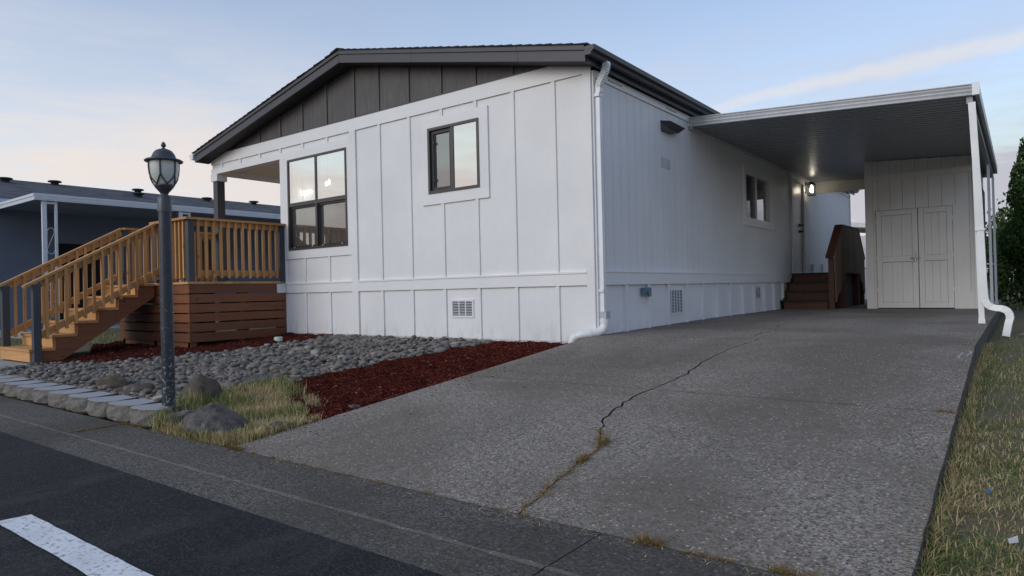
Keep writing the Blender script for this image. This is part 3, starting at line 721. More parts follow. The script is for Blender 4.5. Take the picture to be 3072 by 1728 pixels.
# front left porch
pst = box('porch_post', M_greyp, home, -8.13, -7.985, .0, .145, 1.20, 3.15)
box('post_capital', M_whitex, pst, -8.165, -7.95, -.024, .175, 3.145, 3.272)
box('porch_beam', M_whitey, home, -8.15, -8.04, .131, 2.4, 3.274, 3.50)
box('porch_ceiling', paint('porch_ceiling_paint', (.48, .47, .45), .05, .6, 'y', .2), home, -8.04, -5.98, .131, 2.4, 3.40, 3.43)
box('porch_wall', M_white, home, -5.98, -5.93, .03, 2.4, BE0, 3.40)
box('porch_wall', M_white, home, -8.15, -5.93, 2.4, 2.46, BE0, 3.48)
box('west_wall', M_white, home, -8.15, -8.09, 2.46, YB, BE0, 3.48)
box('west_wall', M_skirt, home, -8.14, -8.09, .05, YB, SK0, BE0)
box('rear_wall', M_white, home, -8.09, -.02, YB - .06, YB, SK0, 3.48)
box('gable_return', M_dark, home, -8.0, -.1, YB - .05, YB + .0, 3.48, 3.60)
# rooms behind the windows
box('room_floor', M_room, home, -8.09, -.10, .04, YB - .07, 1.12, 1.19)
box('room_ceiling', M_room, home, -8.0, -.10, .14, YB - .07, 3.36, 3.395)
box('room_wall', M_room, home, -5.92, -.10, 4.0, 4.05, 1.19, 3.36)
box('room_wall', M_room, home, -3.05, -3.0, .04, 4.0, 1.19, 3.36)
box('room_wall', M_room, home, -2.2, -2.15, 4.05, YB - .07, 1.19, 3.36)
# ------------------------------------------------------------------ cedar entry deck with stairs
XD0, XD1, YD, DZ = -8.19, -5.875, -1.655, 1.232
deck = thing('entry_deck', 'cedar entry deck with stairs, brown slat skirting and grey posts', 'deck', (-7.0, -1.6, .3))
C, ST = M_cedar, M_stain
# deck boards run along x
n = 17
for i in range(n):
    y0 = YD - .02 + i * (1.675 + 2.4) / 29
for i in range(29):
    y0 = YD - .025 + i * .1405
    if y0 + .14 > 2.38: break
    x1 = XD1 + .02 if y0 + .137 < -.03 else -5.99
    x0 = XD0 - .01
    if y0 < .16 and y0 + .137 > -.02: x0 = -7.975
    box('deck_board', C['x'], deck, x0, x1, y0, y0 + .137, DZ - .034, DZ)
# slat skirting, six courses each side
zs = [(1.060, 1.196), (.916, 1.044), (.774, .900), (.632, .756), (.490, .613), (.342, .470)]
for z0, z1 in zs:
    box('skirt_slat', ST['x'], deck, XD0, XD1, YD - .002 + rnd.uniform(-.003, .003), YD + .022, z0, z1)
    box('skirt_slat', ST['y'], deck, XD1 - .023, XD1 + .002 + rnd.uniform(-.003, .003), YD + .0235, -.028, z0 + rnd.uniform(-.004, .004), z1)
    box('skirt_slat', ST['y'], deck, XD0, XD0 + .022, YD + .0235, -.028, z0, z1)
box('rim_joist', ST['x'], deck, XD0 + .03, XD1 - .03, YD + .03, YD + .07, .95, 1.195)
for x in (-8.1, -7.0, -5.95):
    for y in (-1.58, -.8, -.10): box('footing_post', ST['z'], deck, x - .045, x + .045, y - .045, y + .045, .2, 1.19)
box('skid', ST['x'], deck, XD0 + .05, XD1 - .05, YD + .03, YD + .08, .22, .335)
box('joist_plate', M_vinyl, deck, XD1 + .003, XD1 + .009, -.20, -.035, 1.045, 1.19)
# guard posts
RT = 2.185
def gpost(x, y, z0=DZ, z1=RT - .036): return box('guard_post', M_grey, deck, x - .045, x + .045, y - .045, y + .045, z0, z1)
gpost(XD1 - .055, YD + .055); gpost(XD1 - .055, -.075)
gpost(-6.93, YD + .055); gpost(-8.06, YD + .055)
def rail(a, b, w=.138, h=.036, name='top_rail'):
    a, b = Vector(a), Vector(b); ax = 'x' if abs((b - a).x) > abs((b - a).y) else 'y'
    return obj(name, MB().bar(a, b, w, h), C[ax], deck)
zt = RT - .018
rail((-6.99, YD + .03, zt), (XD1 + .03, YD + .03, zt)); rail((XD1 - .04, YD + .1005, zt), (XD1 - .04, -.028, zt))
rail((-8.06, YD + .03, zt), (-8.06, -.02, zt))
# sub rails and balusters
def guard_run(a, b, nb, z0, z1, side):
    """a,b ends (x,y); side: outward offset vector"""
    a, b, s_ = Vector((a[0], a[1], 0)), Vector((b[0], b[1], 0)), Vector((side[0], side[1], 0))
    ax = 'x' if abs((b - a).x) > abs((b - a).y) else 'y'
    for z, h in ((z1 - .075, .085), (z0 + .13, .088)):
        obj('sub_rail', MB().bar(a + Vector((0, 0, z)), b + Vector((0, 0, z)), .036, h), C[ax], deck)
    for i in range(nb):
        t = (i + .5) / nb; p = a + (b - a) * t + s_ * (.019 + .018)
        obj('baluster', MB().box(p.x - .018, p.x + .018, p.y - .018, p.y + .018, z0 + .055 + rnd.uniform(-.004, .004), z1 - .036), C['z'], deck)
guard_run((-6.88, YD + .055), (XD1 - .10, YD + .055), 8, DZ, RT, (0, -1))
guard_run((XD1 - .055, YD + .10), (XD1 - .055, -.12), 12, DZ, RT, (1, 0))
guard_run((-8.06, YD + .10), (-8.06, -.03), 13, DZ, RT, (1, 0))
# stairs: six treads down to the street side
tz = [1.222, 1.055, .875, .700, .520, .345]; nose = [-1.960, -2.235, -2.512, -2.790, -3.065, -3.340]
XS0, XS1 = -8.09, -6.875
back = [YD - .028] + nose[:-1]
for k, (z, yn, yb) in enumerate(zip(tz, nose, back)):
    yb2 = yb + (0 if k == 0 else .022)
    d = (yb2 - yn + .02) / 2
    for i in range(2):
        box('tread', C['x'], deck, XS0 - .02, XS1 + .022, yn - .02 + i * d, yn - .02 + (i + 1) * d - .005, z - .034, z)
    z0 = (tz[k + 1] if k < 5 else .165)
    box('riser', C['x'], deck, XS0, XS1 - .038, yn + .004, yn + .026, z0 + .004, z - .036)
# stringers
def stringer(x0, x1):
    p = [(YD - .03, 1.185)]
    for z, yn in zip(tz, nose):
        p += [(yn + .027, z - .035), (yn + .027, z - .036 - .168)] if z != tz[-1] else [(yn + .027, z - .036), (yn + .027, .155)]
    p += [(-2.98, .150), (YD - .03, 1.02)]
    q = [p[0]]
    for a in p[1:]: q.append(a)
    obj('stringer', MB().prism(q, x0, x1, 0), ST['y'], deck)
stringer(XS1 - .038, XS1); stringer(XS0, XS0 + .038)
# stair rails
for x, s_ in ((-6.93, 1), (-8.06, 1)):
    zb_ = .15 if x > -7.5 else .345
    yp = -3.275
    box('guard_post', M_grey, deck, x - .045 + (.10 if x > -7.5 else 0), x + .045 + (.10 if x > -7.5 else 0), yp - .045, yp + .045, zb_, 1.225)
    xr = x + (.10 if x > -7.5 else .0)
    top0, top1 = Vector((xr, -3.42, 1.19)), Vector((xr, YD + .0, 2.185 - .02))
    rail(top0, top1, .10, .036, 'stair_rail')
    off = Vector((0, 0, -.065)); obj('sub_rail', MB().bar(Vector((xr, -3.225, 1.295)) + off, Vector((xr, YD - .0, 2.16)) + off, .036, .085), C['y'], deck)
    lo0, lo1 = Vector((xr, -3.225, .525)), Vector((xr, YD + .01, 1.42))
    obj('sub_rail', MB().bar(lo0, lo1, .036, .088), C['y'], deck)
    nb = 13
    for i in range(nb):
        y = -3.16 + i * (1.42 / (nb - 1)); zt_ = 1.19 + (y + 3.42) / 1.765 * .975 - .022
        xx = xr + .037
        box('baluster', C['z'], deck, xx - .018, xx + .018, y - .018, y + .018, zt_ - .835, zt_)
# concrete pad at the stair foot
pad = tag(obj('stepping_pad', MB().box(-9.6, -6.72, -3.9, -2.9, .02, .148), M_smooth), kind='structure')

# ------------------------------------------------------------------ carport
cp = thing('carport', 'white metal carport with ribbed roof panels beside the home', 'carport', (3.4, 2.8, .5))
CX0, CX1, CY0, CY1 = .024, 3.46, 2.75, 10.1
def cz(x): return 3.345 - .200 * (x / 3.44)
npan = 24; pw = (CY1 - CY0 - .08) / npan
pm = MB(); pr = [(0, .0), (.10, .0), (.115, .028), (.135, .028), (.15, .0), (.255, 0), (.27, .028), (.29, .028), (.305, .0)]
sc = pw / .305
for j in range(len(pr) - 1):
    (a, h0), (b, h1) = pr[j], pr[j + 1]
    for t in (0,): pm.add([(CX0, a * sc, cz(CX0) + h0), (CX1, a * sc, cz(CX1) + h0), (CX1, b * sc, cz(CX1) + h1), (CX0, b * sc, cz(CX0) + h1),
                           (CX0, a * sc, cz(CX0) + h0 + .004), (CX1, a * sc, cz(CX1) + h0 + .004), (CX1, b * sc, cz(CX1) + h1 + .004), (CX0, b * sc, cz(CX0) + h1 + .004)], [(0, 3, 2, 1), (4, 5, 6, 7), (0, 1, 5, 4), (2, 3, 7, 6), (1, 2, 6, 5), (3, 0, 4, 7)])
M_cproof = plain('shade_darkened_pan_metal', (.27, .28, .31), .36, 0., .08)  # white pans, colour darkened to carry the shade under the roof
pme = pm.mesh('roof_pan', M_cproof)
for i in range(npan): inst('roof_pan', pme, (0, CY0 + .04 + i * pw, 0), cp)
# front fascia: two rolled ribs
def fprof(y, s_):   # (y,z offset) outline facing -y*s_
    return [(y, -.004), (y - s_ * .05, -.004), (y - s_ * .052, .012), (y - s_ * .030, .024), (y - s_ * .048, .044), (y - s_ * .030, .062), (y - s_ * .034, .070), (y - s_ * .050, .088), (y - s_ * .034, .106), (y - s_ * .054, .116), (y - s_ * .054, .126), (y, .126)]
M_fas = paint('weathered_white_fascia', (.62, .63, .65), .12, .35, 'x', .15, .25)
for y, s_, nm in ((CY0 + .05, 1, 'front_fascia'), (CY1 - .05, -1, 'rear_fascia')):
    P = fprof(y, s_); n = len(P); vs = [(CX0, a, cz(CX0) - .012 + b) for a, b in P] + [(CX1, a, cz(CX1) - .012 + b) for a, b in P]
    f = [tuple(range(n))[::-1], tuple(range(n, 2 * n))] + [(i, (i + 1) % n, n + (i + 1) % n, n + i) for i in range(n)]
    obj(nm, MB().add(vs, f), M_fas, cp)
zr = cz(CX1) - .014
obj('side_gutter', MB().box(CX1 + .001, CX1 + .035, CY0 - .006, CY1 + .006, zr - .002, zr + .128), M_fas, cp)
box('fascia_corner', M_alum, cp, CX1 - .03, CX1 + .040, CY0 - .012, CY0 + .03, zr - .006, zr + .134)
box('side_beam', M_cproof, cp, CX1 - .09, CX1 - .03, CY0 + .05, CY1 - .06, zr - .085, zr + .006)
obj('rear_header', MB().box(CX0, CX1 - .1, CY1 - .14, CY1 - .11, cz(3.4) - .09, cz(0) - .02), plain('cream_header_paint', (.66, .64, .58), .6), cp)
obj('wall_ledger', MB().box(CX0 - .001, CX0 + .03, CY0 + .03, CY1 - .05, cz(0) - .05, cz(0) - .006), M_fas, cp)
for y, xb, xt in ((2.83, 3.465, 3.428), (8.0, 3.415, 3.405), (9.95, 3.43, 3.42)):
    zp, zq = dz(y) - .002, zr - .083; hw = .028 if y < 5 else .021
    obj('post', MB().hexa([(xb - hw, y - hw, zp), (xb + hw, y - hw, zp), (xb + hw, y + hw, zp), (xb - hw, y + hw, zp), (xt - hw, y - hw, zq), (xt + hw, y - hw, zq), (xt + hw, y + hw, zq), (xt - hw, y + hw, zq)]), M_alum, cp)
    box('post_foot', M_alum, cp, xb - .033, xb + .033, y - .035, y + .035, zp, zp + .05)
pp = [(3.423, 2.755, zr - .09), (3.445, 2.75, 2.45), (3.466, 2.745, 1.91), (3.490, 2.74, 1.0), (3.495, 2.74, .84), (3.502, 2.74, .77), (3.522, 2.735, .715), (3.56, 2.73, .685), (3.61, 2.72, .672), (3.66, 2.71, .668), (3.70, 2.70, .65), (3.725, 2.695, .61), (3.73, 2.69, .56), (3.715, 2.685, .50), (3.69, 2.68, .36)]
cd = obj('downspout', MB().tube(pp, 1.0, sq=(.070, .050), upv=(0, 1, 0)), M_pvc, cp)
for i, (a, b) in enumerate([(4, 5), (5, 6), (6, 7), (9, 10), (10, 11), (11, 12)]):
    for t in (.25, .75):
        A, B = Vector(pp[a]), Vector(pp[b]); d = (B - A).normalized() * .006; c_ = A + (B - A) * t
        obj('elbow_rib', MB().tube([c_ - d, c_ + d], 1.0, sq=(.077, .057), upv=(0, 1, 0)), M_pvc, cd)
box('strap', M_pvc, cd, 3.425, 3.520, 2.708, 2.80, 1.56, 1.585)
spl = tag(obj('splash_rock', MB().add([(3.55, 2.95, .24), (3.85, 2.85, .24), (4.0, 3.2, .24), (3.6, 3.3, .24), (3.6, 3.0, .31), (3.82, 2.95, .33), (3.9, 3.15, .32), (3.65, 3.22, .30)], [(0, 1, 5, 4), (1, 2, 6, 5), (2, 3, 7, 6), (3, 0, 4, 7), (4, 5, 6, 7)]), M_brock), 'flat brown rock under the mouth of the carport downspout', 'rock')
tag(obj('wood_offcut', MB().bar((3.78, 3.1, .31), (4.25, 3.75, .52), .07, .035), plain('weathered_pale_wood', (.24, .19, .14), .8, 0, .2)), 'pale wood offcut leaning in the dirt at the right edge', 'plank')

# ------------------------------------------------------------------ shed in the carport
sh = thing('storage_shed', 'off-white wooden storage shed with double doors under the carport', 'shed', (2.4, 8.7, .5))
SX0, SX1, SY0, SY1 = 1.545, 3.262, 7.41, 10.0
G0 = .503
dl = (1.70, 2.90, G0 + .006, 2.315)
# siding boards with grooves on the front
x = SX0
while x < SX1 - .01:
    x1 = min(x + .2, SX1)
    if x1 <= dl[0] or x >= dl[1]: segs = [(G0, cz(x1) - .004)]
    else: segs = [(dl[3], cz(x1) - .004)]
    for r, s_ in segs: box('siding_board', M_shed, sh, x, x1 - .004, SY0, SY0 + .02, r, s_)
    if x < dl[0] < x1: box('siding_board', M_shed, sh, x, dl[0], SY0, SY0 + .02, G0, dl[3])
    if x < dl[1] < x1: box('siding_board', M_shed, sh, dl[1], x1 - .006, SY0, SY0 + .02, G0, dl[3])
    x = x1
box('wall', M_shed, sh, SX0 + .01, SX0 + .05, SY0 + .025, SY1, G0, cz(SX0 + .05) - .01)
M_shedshade = plain('shed_side_shade', (.060, .066, .085), .6)  # dark colour stands for shade on the off-white side wall
box('wall', M_shed, sh, SX1 - .05, SX1 - .005, SY0 + .025, SY1, G0, cz(SX1) - .01)
box('wall', M_shed, sh, SX0 + .05, SX1 - .05, SY1 - .04, SY1, G0, cz(SX1) - .01)
box('wall', M_hollow, sh, SX0 + .05, SX1 - .05, SY0 + .30, SY0 + .32, G0, 2.9)  # added dark sheet, stands for the unlit shed interior behind the boards
box('side_shade', M_shedshade, sh, SX1 + .002, SX1 + .02, SY0 + .05, SY1 - .05, G0, 2.75)  # added sheet painting the shade over the shed's right side
# trim
for x0, x1 in ((SX0 - .012, SX0 + .115), (SX1 - .06, SX1 + .01)):
    box('corner_board', M_shed, sh, x0, x1, SY0 - .030, SY0 - .0005, G0, cz(x1) - .005)
box('header_band', M_shed, sh, SX0 + .116, SX1 - .061, SY0 - .032, SY0 - .0005, 2.875, 2.975)
box('door_jamb', M_shed, sh, dl[1] + .002, dl[1] + .05, SY0 - .016, SY0 - .0005, G0, dl[3] + .01)
box('kick_board', M_shed, sh, dl[1] + .051, SX1 - .061, SY0 - .014, SY0 - .0005, G0, .80)
mid = 2.375
for d0, d1, hs in ((dl[0] + .01, mid - .006, -1), (mid + .006, dl[1] - .004, 1)):
    leaf = box('door', M_hollow, sh, d0, d1, SY0 + .006, SY0 + .018, dl[2] + .01, dl[3] - .008)  # near-black backing sheet, paints the shade in the gaps between boards
    w_ = .085; y0, y1 = SY0 - .022, SY0 + .0055
    box('stile', M_shed, leaf, d0, d0 + w_, y0, y1, dl[2] + .01, dl[3] - .008); box('stile', M_shed, leaf, d1 - w_, d1, y0, y1, dl[2] + .01, dl[3] - .008)
    rails = ((dl[2] + .01, dl[2] + .11), (1.36, 1.46), (dl[3] - .10, dl[3] - .008))
    for z0, z1 in rails: box('door_rail', M_shed, leaf, d0 + w_ + .002, d1 - w_ - .002, y0 + .002, y1, z0, z1)
    for z0, z1 in ((rails[0][1] + .003, rails[1][0] - .007), (rails[1][1] + .003, rails[2][0] - .005)):
        bw = (d1 - d0 - 2 * w_ - .005) / 3
        for j in range(3):
            xb = d0 + w_ + .0035 + j * bw
            box('door_board', M_shed, leaf, xb, xb + bw - .0025, SY0 - .010, y1, z0, z1)
    for z in (.85, 1.45, 2.1):
        xh = d0 + .02 if hs < 0 else d1 - .02
        box('hinge', M_shed, leaf, xh - .03, xh + .03, y0 - .006, y0 - .001, z - .035, z + .035)
    if hs < 0:
        hp = obj('hasp', MB().tube([(mid - .12, y0 - .01, 1.42), (mid - .06, y0 - .025, 1.415), (mid + .03, y0 - .02, 1.42)], .014, 8), M_steel, leaf)
        obj('padlock', MB().tube([(mid - .05, y0 - .03, 1.41), (mid - .05, y0 - .03, 1.36)], .026, 10), M_steel, leaf)
        obj('chain', MB().tube([(mid - .05, y0 - .02, 1.42), (mid - .045, y0 - .015, 1.48), (mid - .04, y0 - .012, 1.52)], .006, 6), M_steel, leaf)

# ------------------------------------------------------------------ brown side steps
ss = thing('side_steps', 'dark brown wooden steps with a tall picket railing at the side door', 'steps', (.5, 8.6, .5))
DK = M_dkwood; ZP = 1.215; x0s, x1s = .035, .93
fr = [(7.20, .675), (7.44, .855), (7.68, 1.03), (7.95, ZP)]
for (y, z), zprev in zip(fr, (.503, .675, .855, 1.03)):
    box('riser', DK['x'], ss, x0s, x1s, y + .02, y + .045, zprev + .001, z - .036)
    yb = {7.20: 7.47, 7.44: 7.71, 7.68: 7.98, 7.95: 8.12}[y]
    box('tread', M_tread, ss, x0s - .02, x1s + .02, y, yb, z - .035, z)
for i in range(10):
    y = 8.13 + i * .142
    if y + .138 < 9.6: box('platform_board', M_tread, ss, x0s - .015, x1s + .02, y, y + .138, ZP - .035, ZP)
rear = [(10.20, .675), (9.96, .855), (9.72, 1.03)]
for (y, z), zn in zip(rear, (.503, .675, .855)):
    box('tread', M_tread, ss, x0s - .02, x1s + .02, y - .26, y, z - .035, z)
    box('riser', DK['x'], ss, x0s, x1s, y - .045, y - .02, zn + .001, z - .036)
for x in (x0s + .02, x1s - .02):
    obj('stringer', MB().prism([(7.22, .503), (7.5, .503), (8.2, 1.0), (9.5, 1.0), (9.9, .503), (10.18, .503), (10.18, .63), (9.95, .81), (9.7, .99), (9.5, 1.178), (8.0, 1.178), (7.72, .99), (7.48, .815), (7.22, .635)], x - .019, x + .019, 0), DK['y'], ss)
for x in (x0s + .04, x1s - .03):
    for y in (8.15, 9.5): box('leg', DK['z'], ss, x - .045, x + .045, y - .045, y + .045, .5, 1.175)
xr = 1.0
for y, z1 in ((7.13, 1.485), (8.10, 2.10), (9.53, 2.10), (10.12, 1.49)):
    box('railing_post', DK['z'], ss, xr - .065, xr + .025, y - .045, y + .045, .5, z1 - .01)
hr = [(6.98, 1.46), (7.86, 2.115), (9.52, 2.13), (10.2, 1.50)]
for (a, za), (b, zb_) in zip(hr[:-1], hr[1:]):
    obj('hand_rail', MB().bar((xr - .02, a, za + .018), (xr - .02, b, zb_ + .018), .14, .036), DK['y'], ss)
def hz(y):
    for (a, za), (b, zb_) in zip(hr[:-1], hr[1:]):
        if a <= y <= b: return za + (zb_ - za) * (y - a) / (b - a)
    return 1.5
def lz(y):
    if y < 8.15: return .62 + (y - 7.2) * .62
    if y > 9.5: return 1.21 - (y - 9.5) * .75
    return 1.19
y = 7.18
while y < 10.06:
    w_ = .098
    if not any(abs(y + w_ / 2 - q) < .05 for q in ()):
        l0 = lz(y + w_ / 2) + rnd.uniform(-.015, .015)
        obj('picket', MB().prism([(y, l0), (y + w_, l0), (y + w_, hz(y + w_) - .001), (y, hz(y) - .001)], xr + .026, xr + .044, 0), M_brownplank, ss)
    y += w_ + .008
box('under_panel', plain('grey_cement_board', (.13, .14, .15), .8), ss, .905, .925, 8.2, 9.45, .5, 1.1)

# ------------------------------------------------------------------ wall lantern by the side door (lit)
wl_ = thing('wall_lantern', 'lit black wall lantern beside the side door', 'lantern', (.03, 9.36, 3.0))
lx, ly, lz0 = .15, 9.36, 2.965
box('back_plate', M_black, wl_, .0225, .036, ly - .055, ly + .055, lz0 + .05, lz0 + .30)
obj('arm', MB().tube([(.036, ly, lz0 + .24), (.09, ly, lz0 + .29), (lx, ly, lz0 + .285)], .009, 8), M_black, wl_)
obj('cap', MB().lathe([(.10, .225), (.085, .245), (.04, .275), (.018, .283), (.012, .30), (.004, .305)], lx, ly, 4, lz0), M_black, wl_)
box('base', M_black, wl_, lx - .075, lx + .075, ly - .075, ly + .075, lz0 - .012, lz0)
for i, j in ((-1, -1), (1, -1), (1, 1), (-1, 1)): box('corner_bar', M_black, wl_, lx + i * .07 - .006, lx + i * .07 + .006, ly + j * .07 - .006, ly + j * .07 + .006, lz0 + .0005, lz0 + .226)
for a in (-1, 1):
    box('pane', M_lanternglass, wl_, lx - .064, lx + .064, ly + a * .07 - .001, ly + a * .07 + .001, lz0 + .0005, lz0 + .22)
    box('pane', M_lanternglass, wl_, lx + a * .07 - .001, lx + a * .07 + .001, ly - .064, ly + .064, lz0 + .0005, lz0 + .22)
obj('bulb', MB().lathe([(.012, .21), (.016, .18), (.030, .14), (.034, .11), (.028, .082), (.010, .066), (.001, .064)], lx, ly, 14, lz0), M_bulb, wl_)
pl_ = bpy.data.lights.new('lantern_light', 'POINT'); plo = bpy.data.objects.new('lantern_light', pl_); plo.location = (lx + .0, ly, lz0 + .11); pl_.energy = 4.0; pl_.color = (1., .86, .66); pl_.shadow_soft_size = .03; place(plo, wl_)

# lamps in the front room (lit)
pdl = thing('pendant_lantern', 'lit lantern pendant seen through the upper right pane of the large window', 'lamp', (-5.30, .42, 2.70))
box('cage_base', M_black, pdl, -5.36, -5.24, .36, .48, 2.71, 2.725)
obj('cage_top', MB().lathe([(.085, .19), (.03, .24), (.008, .25), (.008, .62)], -5.30, .42, 4, 2.725), M_black, pdl)
for i, j in ((-1, -1), (1, -1), (1, 1), (-1, 1)): box('cage_bar', M_black, pdl, -5.30 + i * .057 - .003, -5.30 + i * .057 + .003, .42 + j * .057 - .003, .42 + j * .057 + .003, 2.725, 2.916)
for dx, dy, dzz in ((-.032, 0, 0), (.032, .0, .012), (0, .03, .03)): obj('bulb', MB().lathe([(.001, .0), (.018, .012), (.024, .04), (.016, .07), (.001, .08)], -5.30 + dx, .42 + dy, 10, 2.80 + dzz), M_globe, pdl)
wsc = thing('wall_sconce', 'lit two-globe sconce seen through the upper left pane of the large window', 'lamp', (-5.9, .38, 2.6))
box('arm_plate', M_steel, wsc, -5.928, -5.91, .34, .60, 2.80, 2.82)
for yy_ in (.38, .50): obj('globe', MB().lathe([(.001, 0), (.024, .006), (.038, .026), (.038, .044), (.024, .064), (.001, .07)], -5.87, yy_, 14, 2.70 + (yy_ - .38) * .35), M_globe, wsc)
rl = bpy.data.lights.new('room_light', 'POINT'); rlo = bpy.data.objects.new('room_light', rl); rlo.location = (-5.25, .50, 2.50); rl.energy = 1.6; rl.color = (1., .88, .72); rl.shadow_soft_size = .06; place(rlo, pdl)

# ------------------------------------------------------------------ street lantern post
LX, LY = -1.587, -4.036; LZ = .085
lp = thing('lamp_post', 'weathered dark blue lamp post with frosted lantern at the block edging', 'lamp post', (LX, LY, LZ))
obj('post', MB().lathe([(.049, -.05), (.048, .8), (.046, 1.60)], LX, LY, 24, LZ), M_lamp, lp)
obj('collar', MB().lathe([(.053, 1.60), (.053, 1.70), (.048, 1.715), (.03, 1.735), (.026, 1.75)], LX, LY, 24, LZ), M_lampmetal, lp)
obj('post_bolt', MB().box(LX - .066, LX - .05, LY - .012, LY + .012, LZ + 1.50, LZ + 1.53), M_lampmetal, lp)
lz_ = LZ + 1.74
obj('lantern_cup', MB().lathe([(.026, .0), (.034, .015), (.055, .040), (.072, .062), (.076, .075), (.065, .08)], LX, LY, 24, lz_), M_lampmetal, lp)
gprof = [(.068, .070), (.081, .095), (.096, .13), (.104, .17), (.108, .215), (.108, .262)]
obj('glass_shade', MB().lathe(gprof, LX, LY, 24, lz_), M_frost, lp)
def gp(th, t):   # point on the shade at height parameter t
    k = t * (len(gprof) - 1); i = min(int(k), len(gprof) - 2); f_ = k - i
    r = gprof[i][0] * (1 - f_) + gprof[i + 1][0] * f_ + .004; z = gprof[i][1] * (1 - f_) + gprof[i + 1][1] * f_
    return (LX + r * math.cos(th), LY + r * math.sin(th), lz_ + z)
for k in range(6):
    th = 2 * math.pi * k / 6 + .35
    obj('cage_rib', MB().tube([gp(th, 1.0), gp(th, .8), gp(th, .62), gp(th, .5)], .0065, 6), M_lampmetal, lp)
    for s_ in (-1, 1):
        obj('cage_rib', MB().tube([gp(th, .52), gp(th + s_ * .13, .36), gp(th + s_ * .34, .19), gp(th + s_ * .62, .03)], .0055, 6), M_lampmetal, lp)
SQ = lambda P: [(r * .92, .258 + (z - .258) * .72) for r, z in P]
obj('lantern_roof', MB().lathe(SQ([(.120, .258), (.150, .260), (.154, .272), (.140, .284), (.103, .292), (.096, .315), (.084, .352), (.066, .382), (.044, .397), (.024, .402), (.018, .405)]), LX, LY, 28, lz_), M_lampmetal, lp)
obj('finial', MB().lathe(SQ([(.018, .402), (.022, .408), (.010, .416), (.010, .422), (.019, .432), (.021, .448), (.014, .470), (.004, .484), (.001, .486)]), LX, LY, 16, lz_), M_lampmetal, lp)
# ------------------------------------------------------------------ planting beds
def inpoly(x, y, P):
    c = False; j = len(P) - 1
    for i in range(len(P)):
        xi, yi = P[i]; xj, yj = P[j]
        if (yi > y) != (yj > y) and x < (xj - xi) * (y - yi) / (yj - yi) + xi: c = not c
        j = i
    return c
ROCK = [(-4.67, -.01), (-4.54, -.49), (-4.57, -1.08), (-4.68, -1.58), (-5.06, -2.12), (-5.2, -2.58), (-5.92, -3.05), (-6.70, -3.32), (-6.70, -3.91), (-1.75, -3.90), (-1.80, -3.55), (-2.05, -3.2), (-1.95, -2.85), (-1.66, -2.79), (-1.71, -2.45), (-1.65, -2.26), (-1.64, -1.93), (-1.66, -1.44), (-1.61, -.96), (-1.48, -.44), (-1.43, -.03)]
MUL1 = [(-1.43, -.005), (-1.48, -.44), (-1.61, -.96), (-1.66, -1.44), (-1.64, -1.93), (-1.65, -2.26), (-1.71, -2.45), (-1.66, -2.79), (-1.48, -3.04), (-1.11, -3.22), (-.59, -3.44), (xl(-3.7), -3.70), (xl(-2.5), -2.5), (xl(-1.2), -1.2), (xl(-.3), -.3), (-.03, -.005)]
MUL2 = [(-4.67, -.005), (-4.54, -.49), (-4.57, -1.08), (-4.68, -1.58), (-5.06, -2.12), (-5.2, -2.58), (-5.92, -3.05), (-6.75, -3.2), (-6.85, -2.6), (-7.9, -2.2), (-8.6, -1.9), (-8.6, -1.4), (-5.95, -1.4), (-5.88, -.005)]
def sheet(name, P, zoff, mat, step=.09, amp=.02, mound=0):
    x0, x1 = min(p[0] for p in P), max(p[0] for p in P); y0, y1 = min(p[1] for p in P), max(p[1] for p in P)
    mb = MB(); idx = {}
    nx_, ny_ = int((x1 - x0) / step) + 1, int((y1 - y0) / step) + 1
    def vid(i, j):
        if (i, j) not in idx:
            x, y = x0 + i * step, y0 + j * step
            idx[i, j] = len(mb.v); mb.v.append((x, y, gz(x, y) + zoff + amp * noise.noise((x * 6, y * 6, 3))))
        return idx[i, j]
    for i in range(nx_):
        for j in range(ny_):
            if inpoly(x0 + (i + .5) * step, y0 + (j + .5) * step, P): mb.f.append((vid(i, j), vid(i + 1, j), vid(i + 1, j + 1), vid(i, j + 1))); mb.sm.append(True)
    return obj(name, mb, mat)
rb = tag(sheet('river_rock_bed', ROCK, -.035, M_bed), kind='structure')
# pebble shapes
def pebble(seed, sub=2):
    bm = bmesh.new(); bmesh.ops.create_icosphere(bm, subdivisions=sub, radius=1.0); r = random.Random(seed)
    o = Vector((r.uniform(0, 50), r.uniform(0, 50), 0)); q = r.uniform(2.2, 3.0)
    for v in bm.verts:
        d = v.co.normalized(); k = 1 / (abs(d.x) ** q + abs(d.y) ** q + abs(d.z) ** q) ** (1 / q)
        k *= 1 + .22 * noise.noise(d * 1.1 + o); v.co = d * k
    vs = [v.co.copy() for v in bm.verts]; fs = [tuple(x.index for x in f.verts) for f in bm.faces]; bm.free(); return vs, fs
PB = [pebble(i) for i in range(8)]
PB1 = [pebble(i, 1) for i in range(8)]
PME = []
for vs, fs in PB:
    PME.append(MB().add(vs, fs, True).mesh('stone', M_stone))
stones = []
st = .055
y = -3.90; row = 0
while y < -.02:
    x = -6.75 + (row % 2) * st / 2
    while x < -1.2:
        px, py = x + rnd.uniform(-.021, .021), y + rnd.uniform(-.019, .019)
        if inpoly(px, py, ROCK) and rnd.random() < .97:
            a = rnd.uniform(.025, .045) * (1.8 if rnd.random() < .07 else rnd.choice((.75, 1, 1, 1.1))); stones.append((px, py, gz(px, py) - .012 + rnd.uniform(-.008, .014), a, a * rnd.uniform(.62, .9), a * rnd.uniform(.38, .56), rnd.uniform(0, 6.28), rnd.uniform(-.25, .25), rnd.uniform(-.25, .25), rnd.randrange(8)))
        x += st
    y += st * .86; row += 1
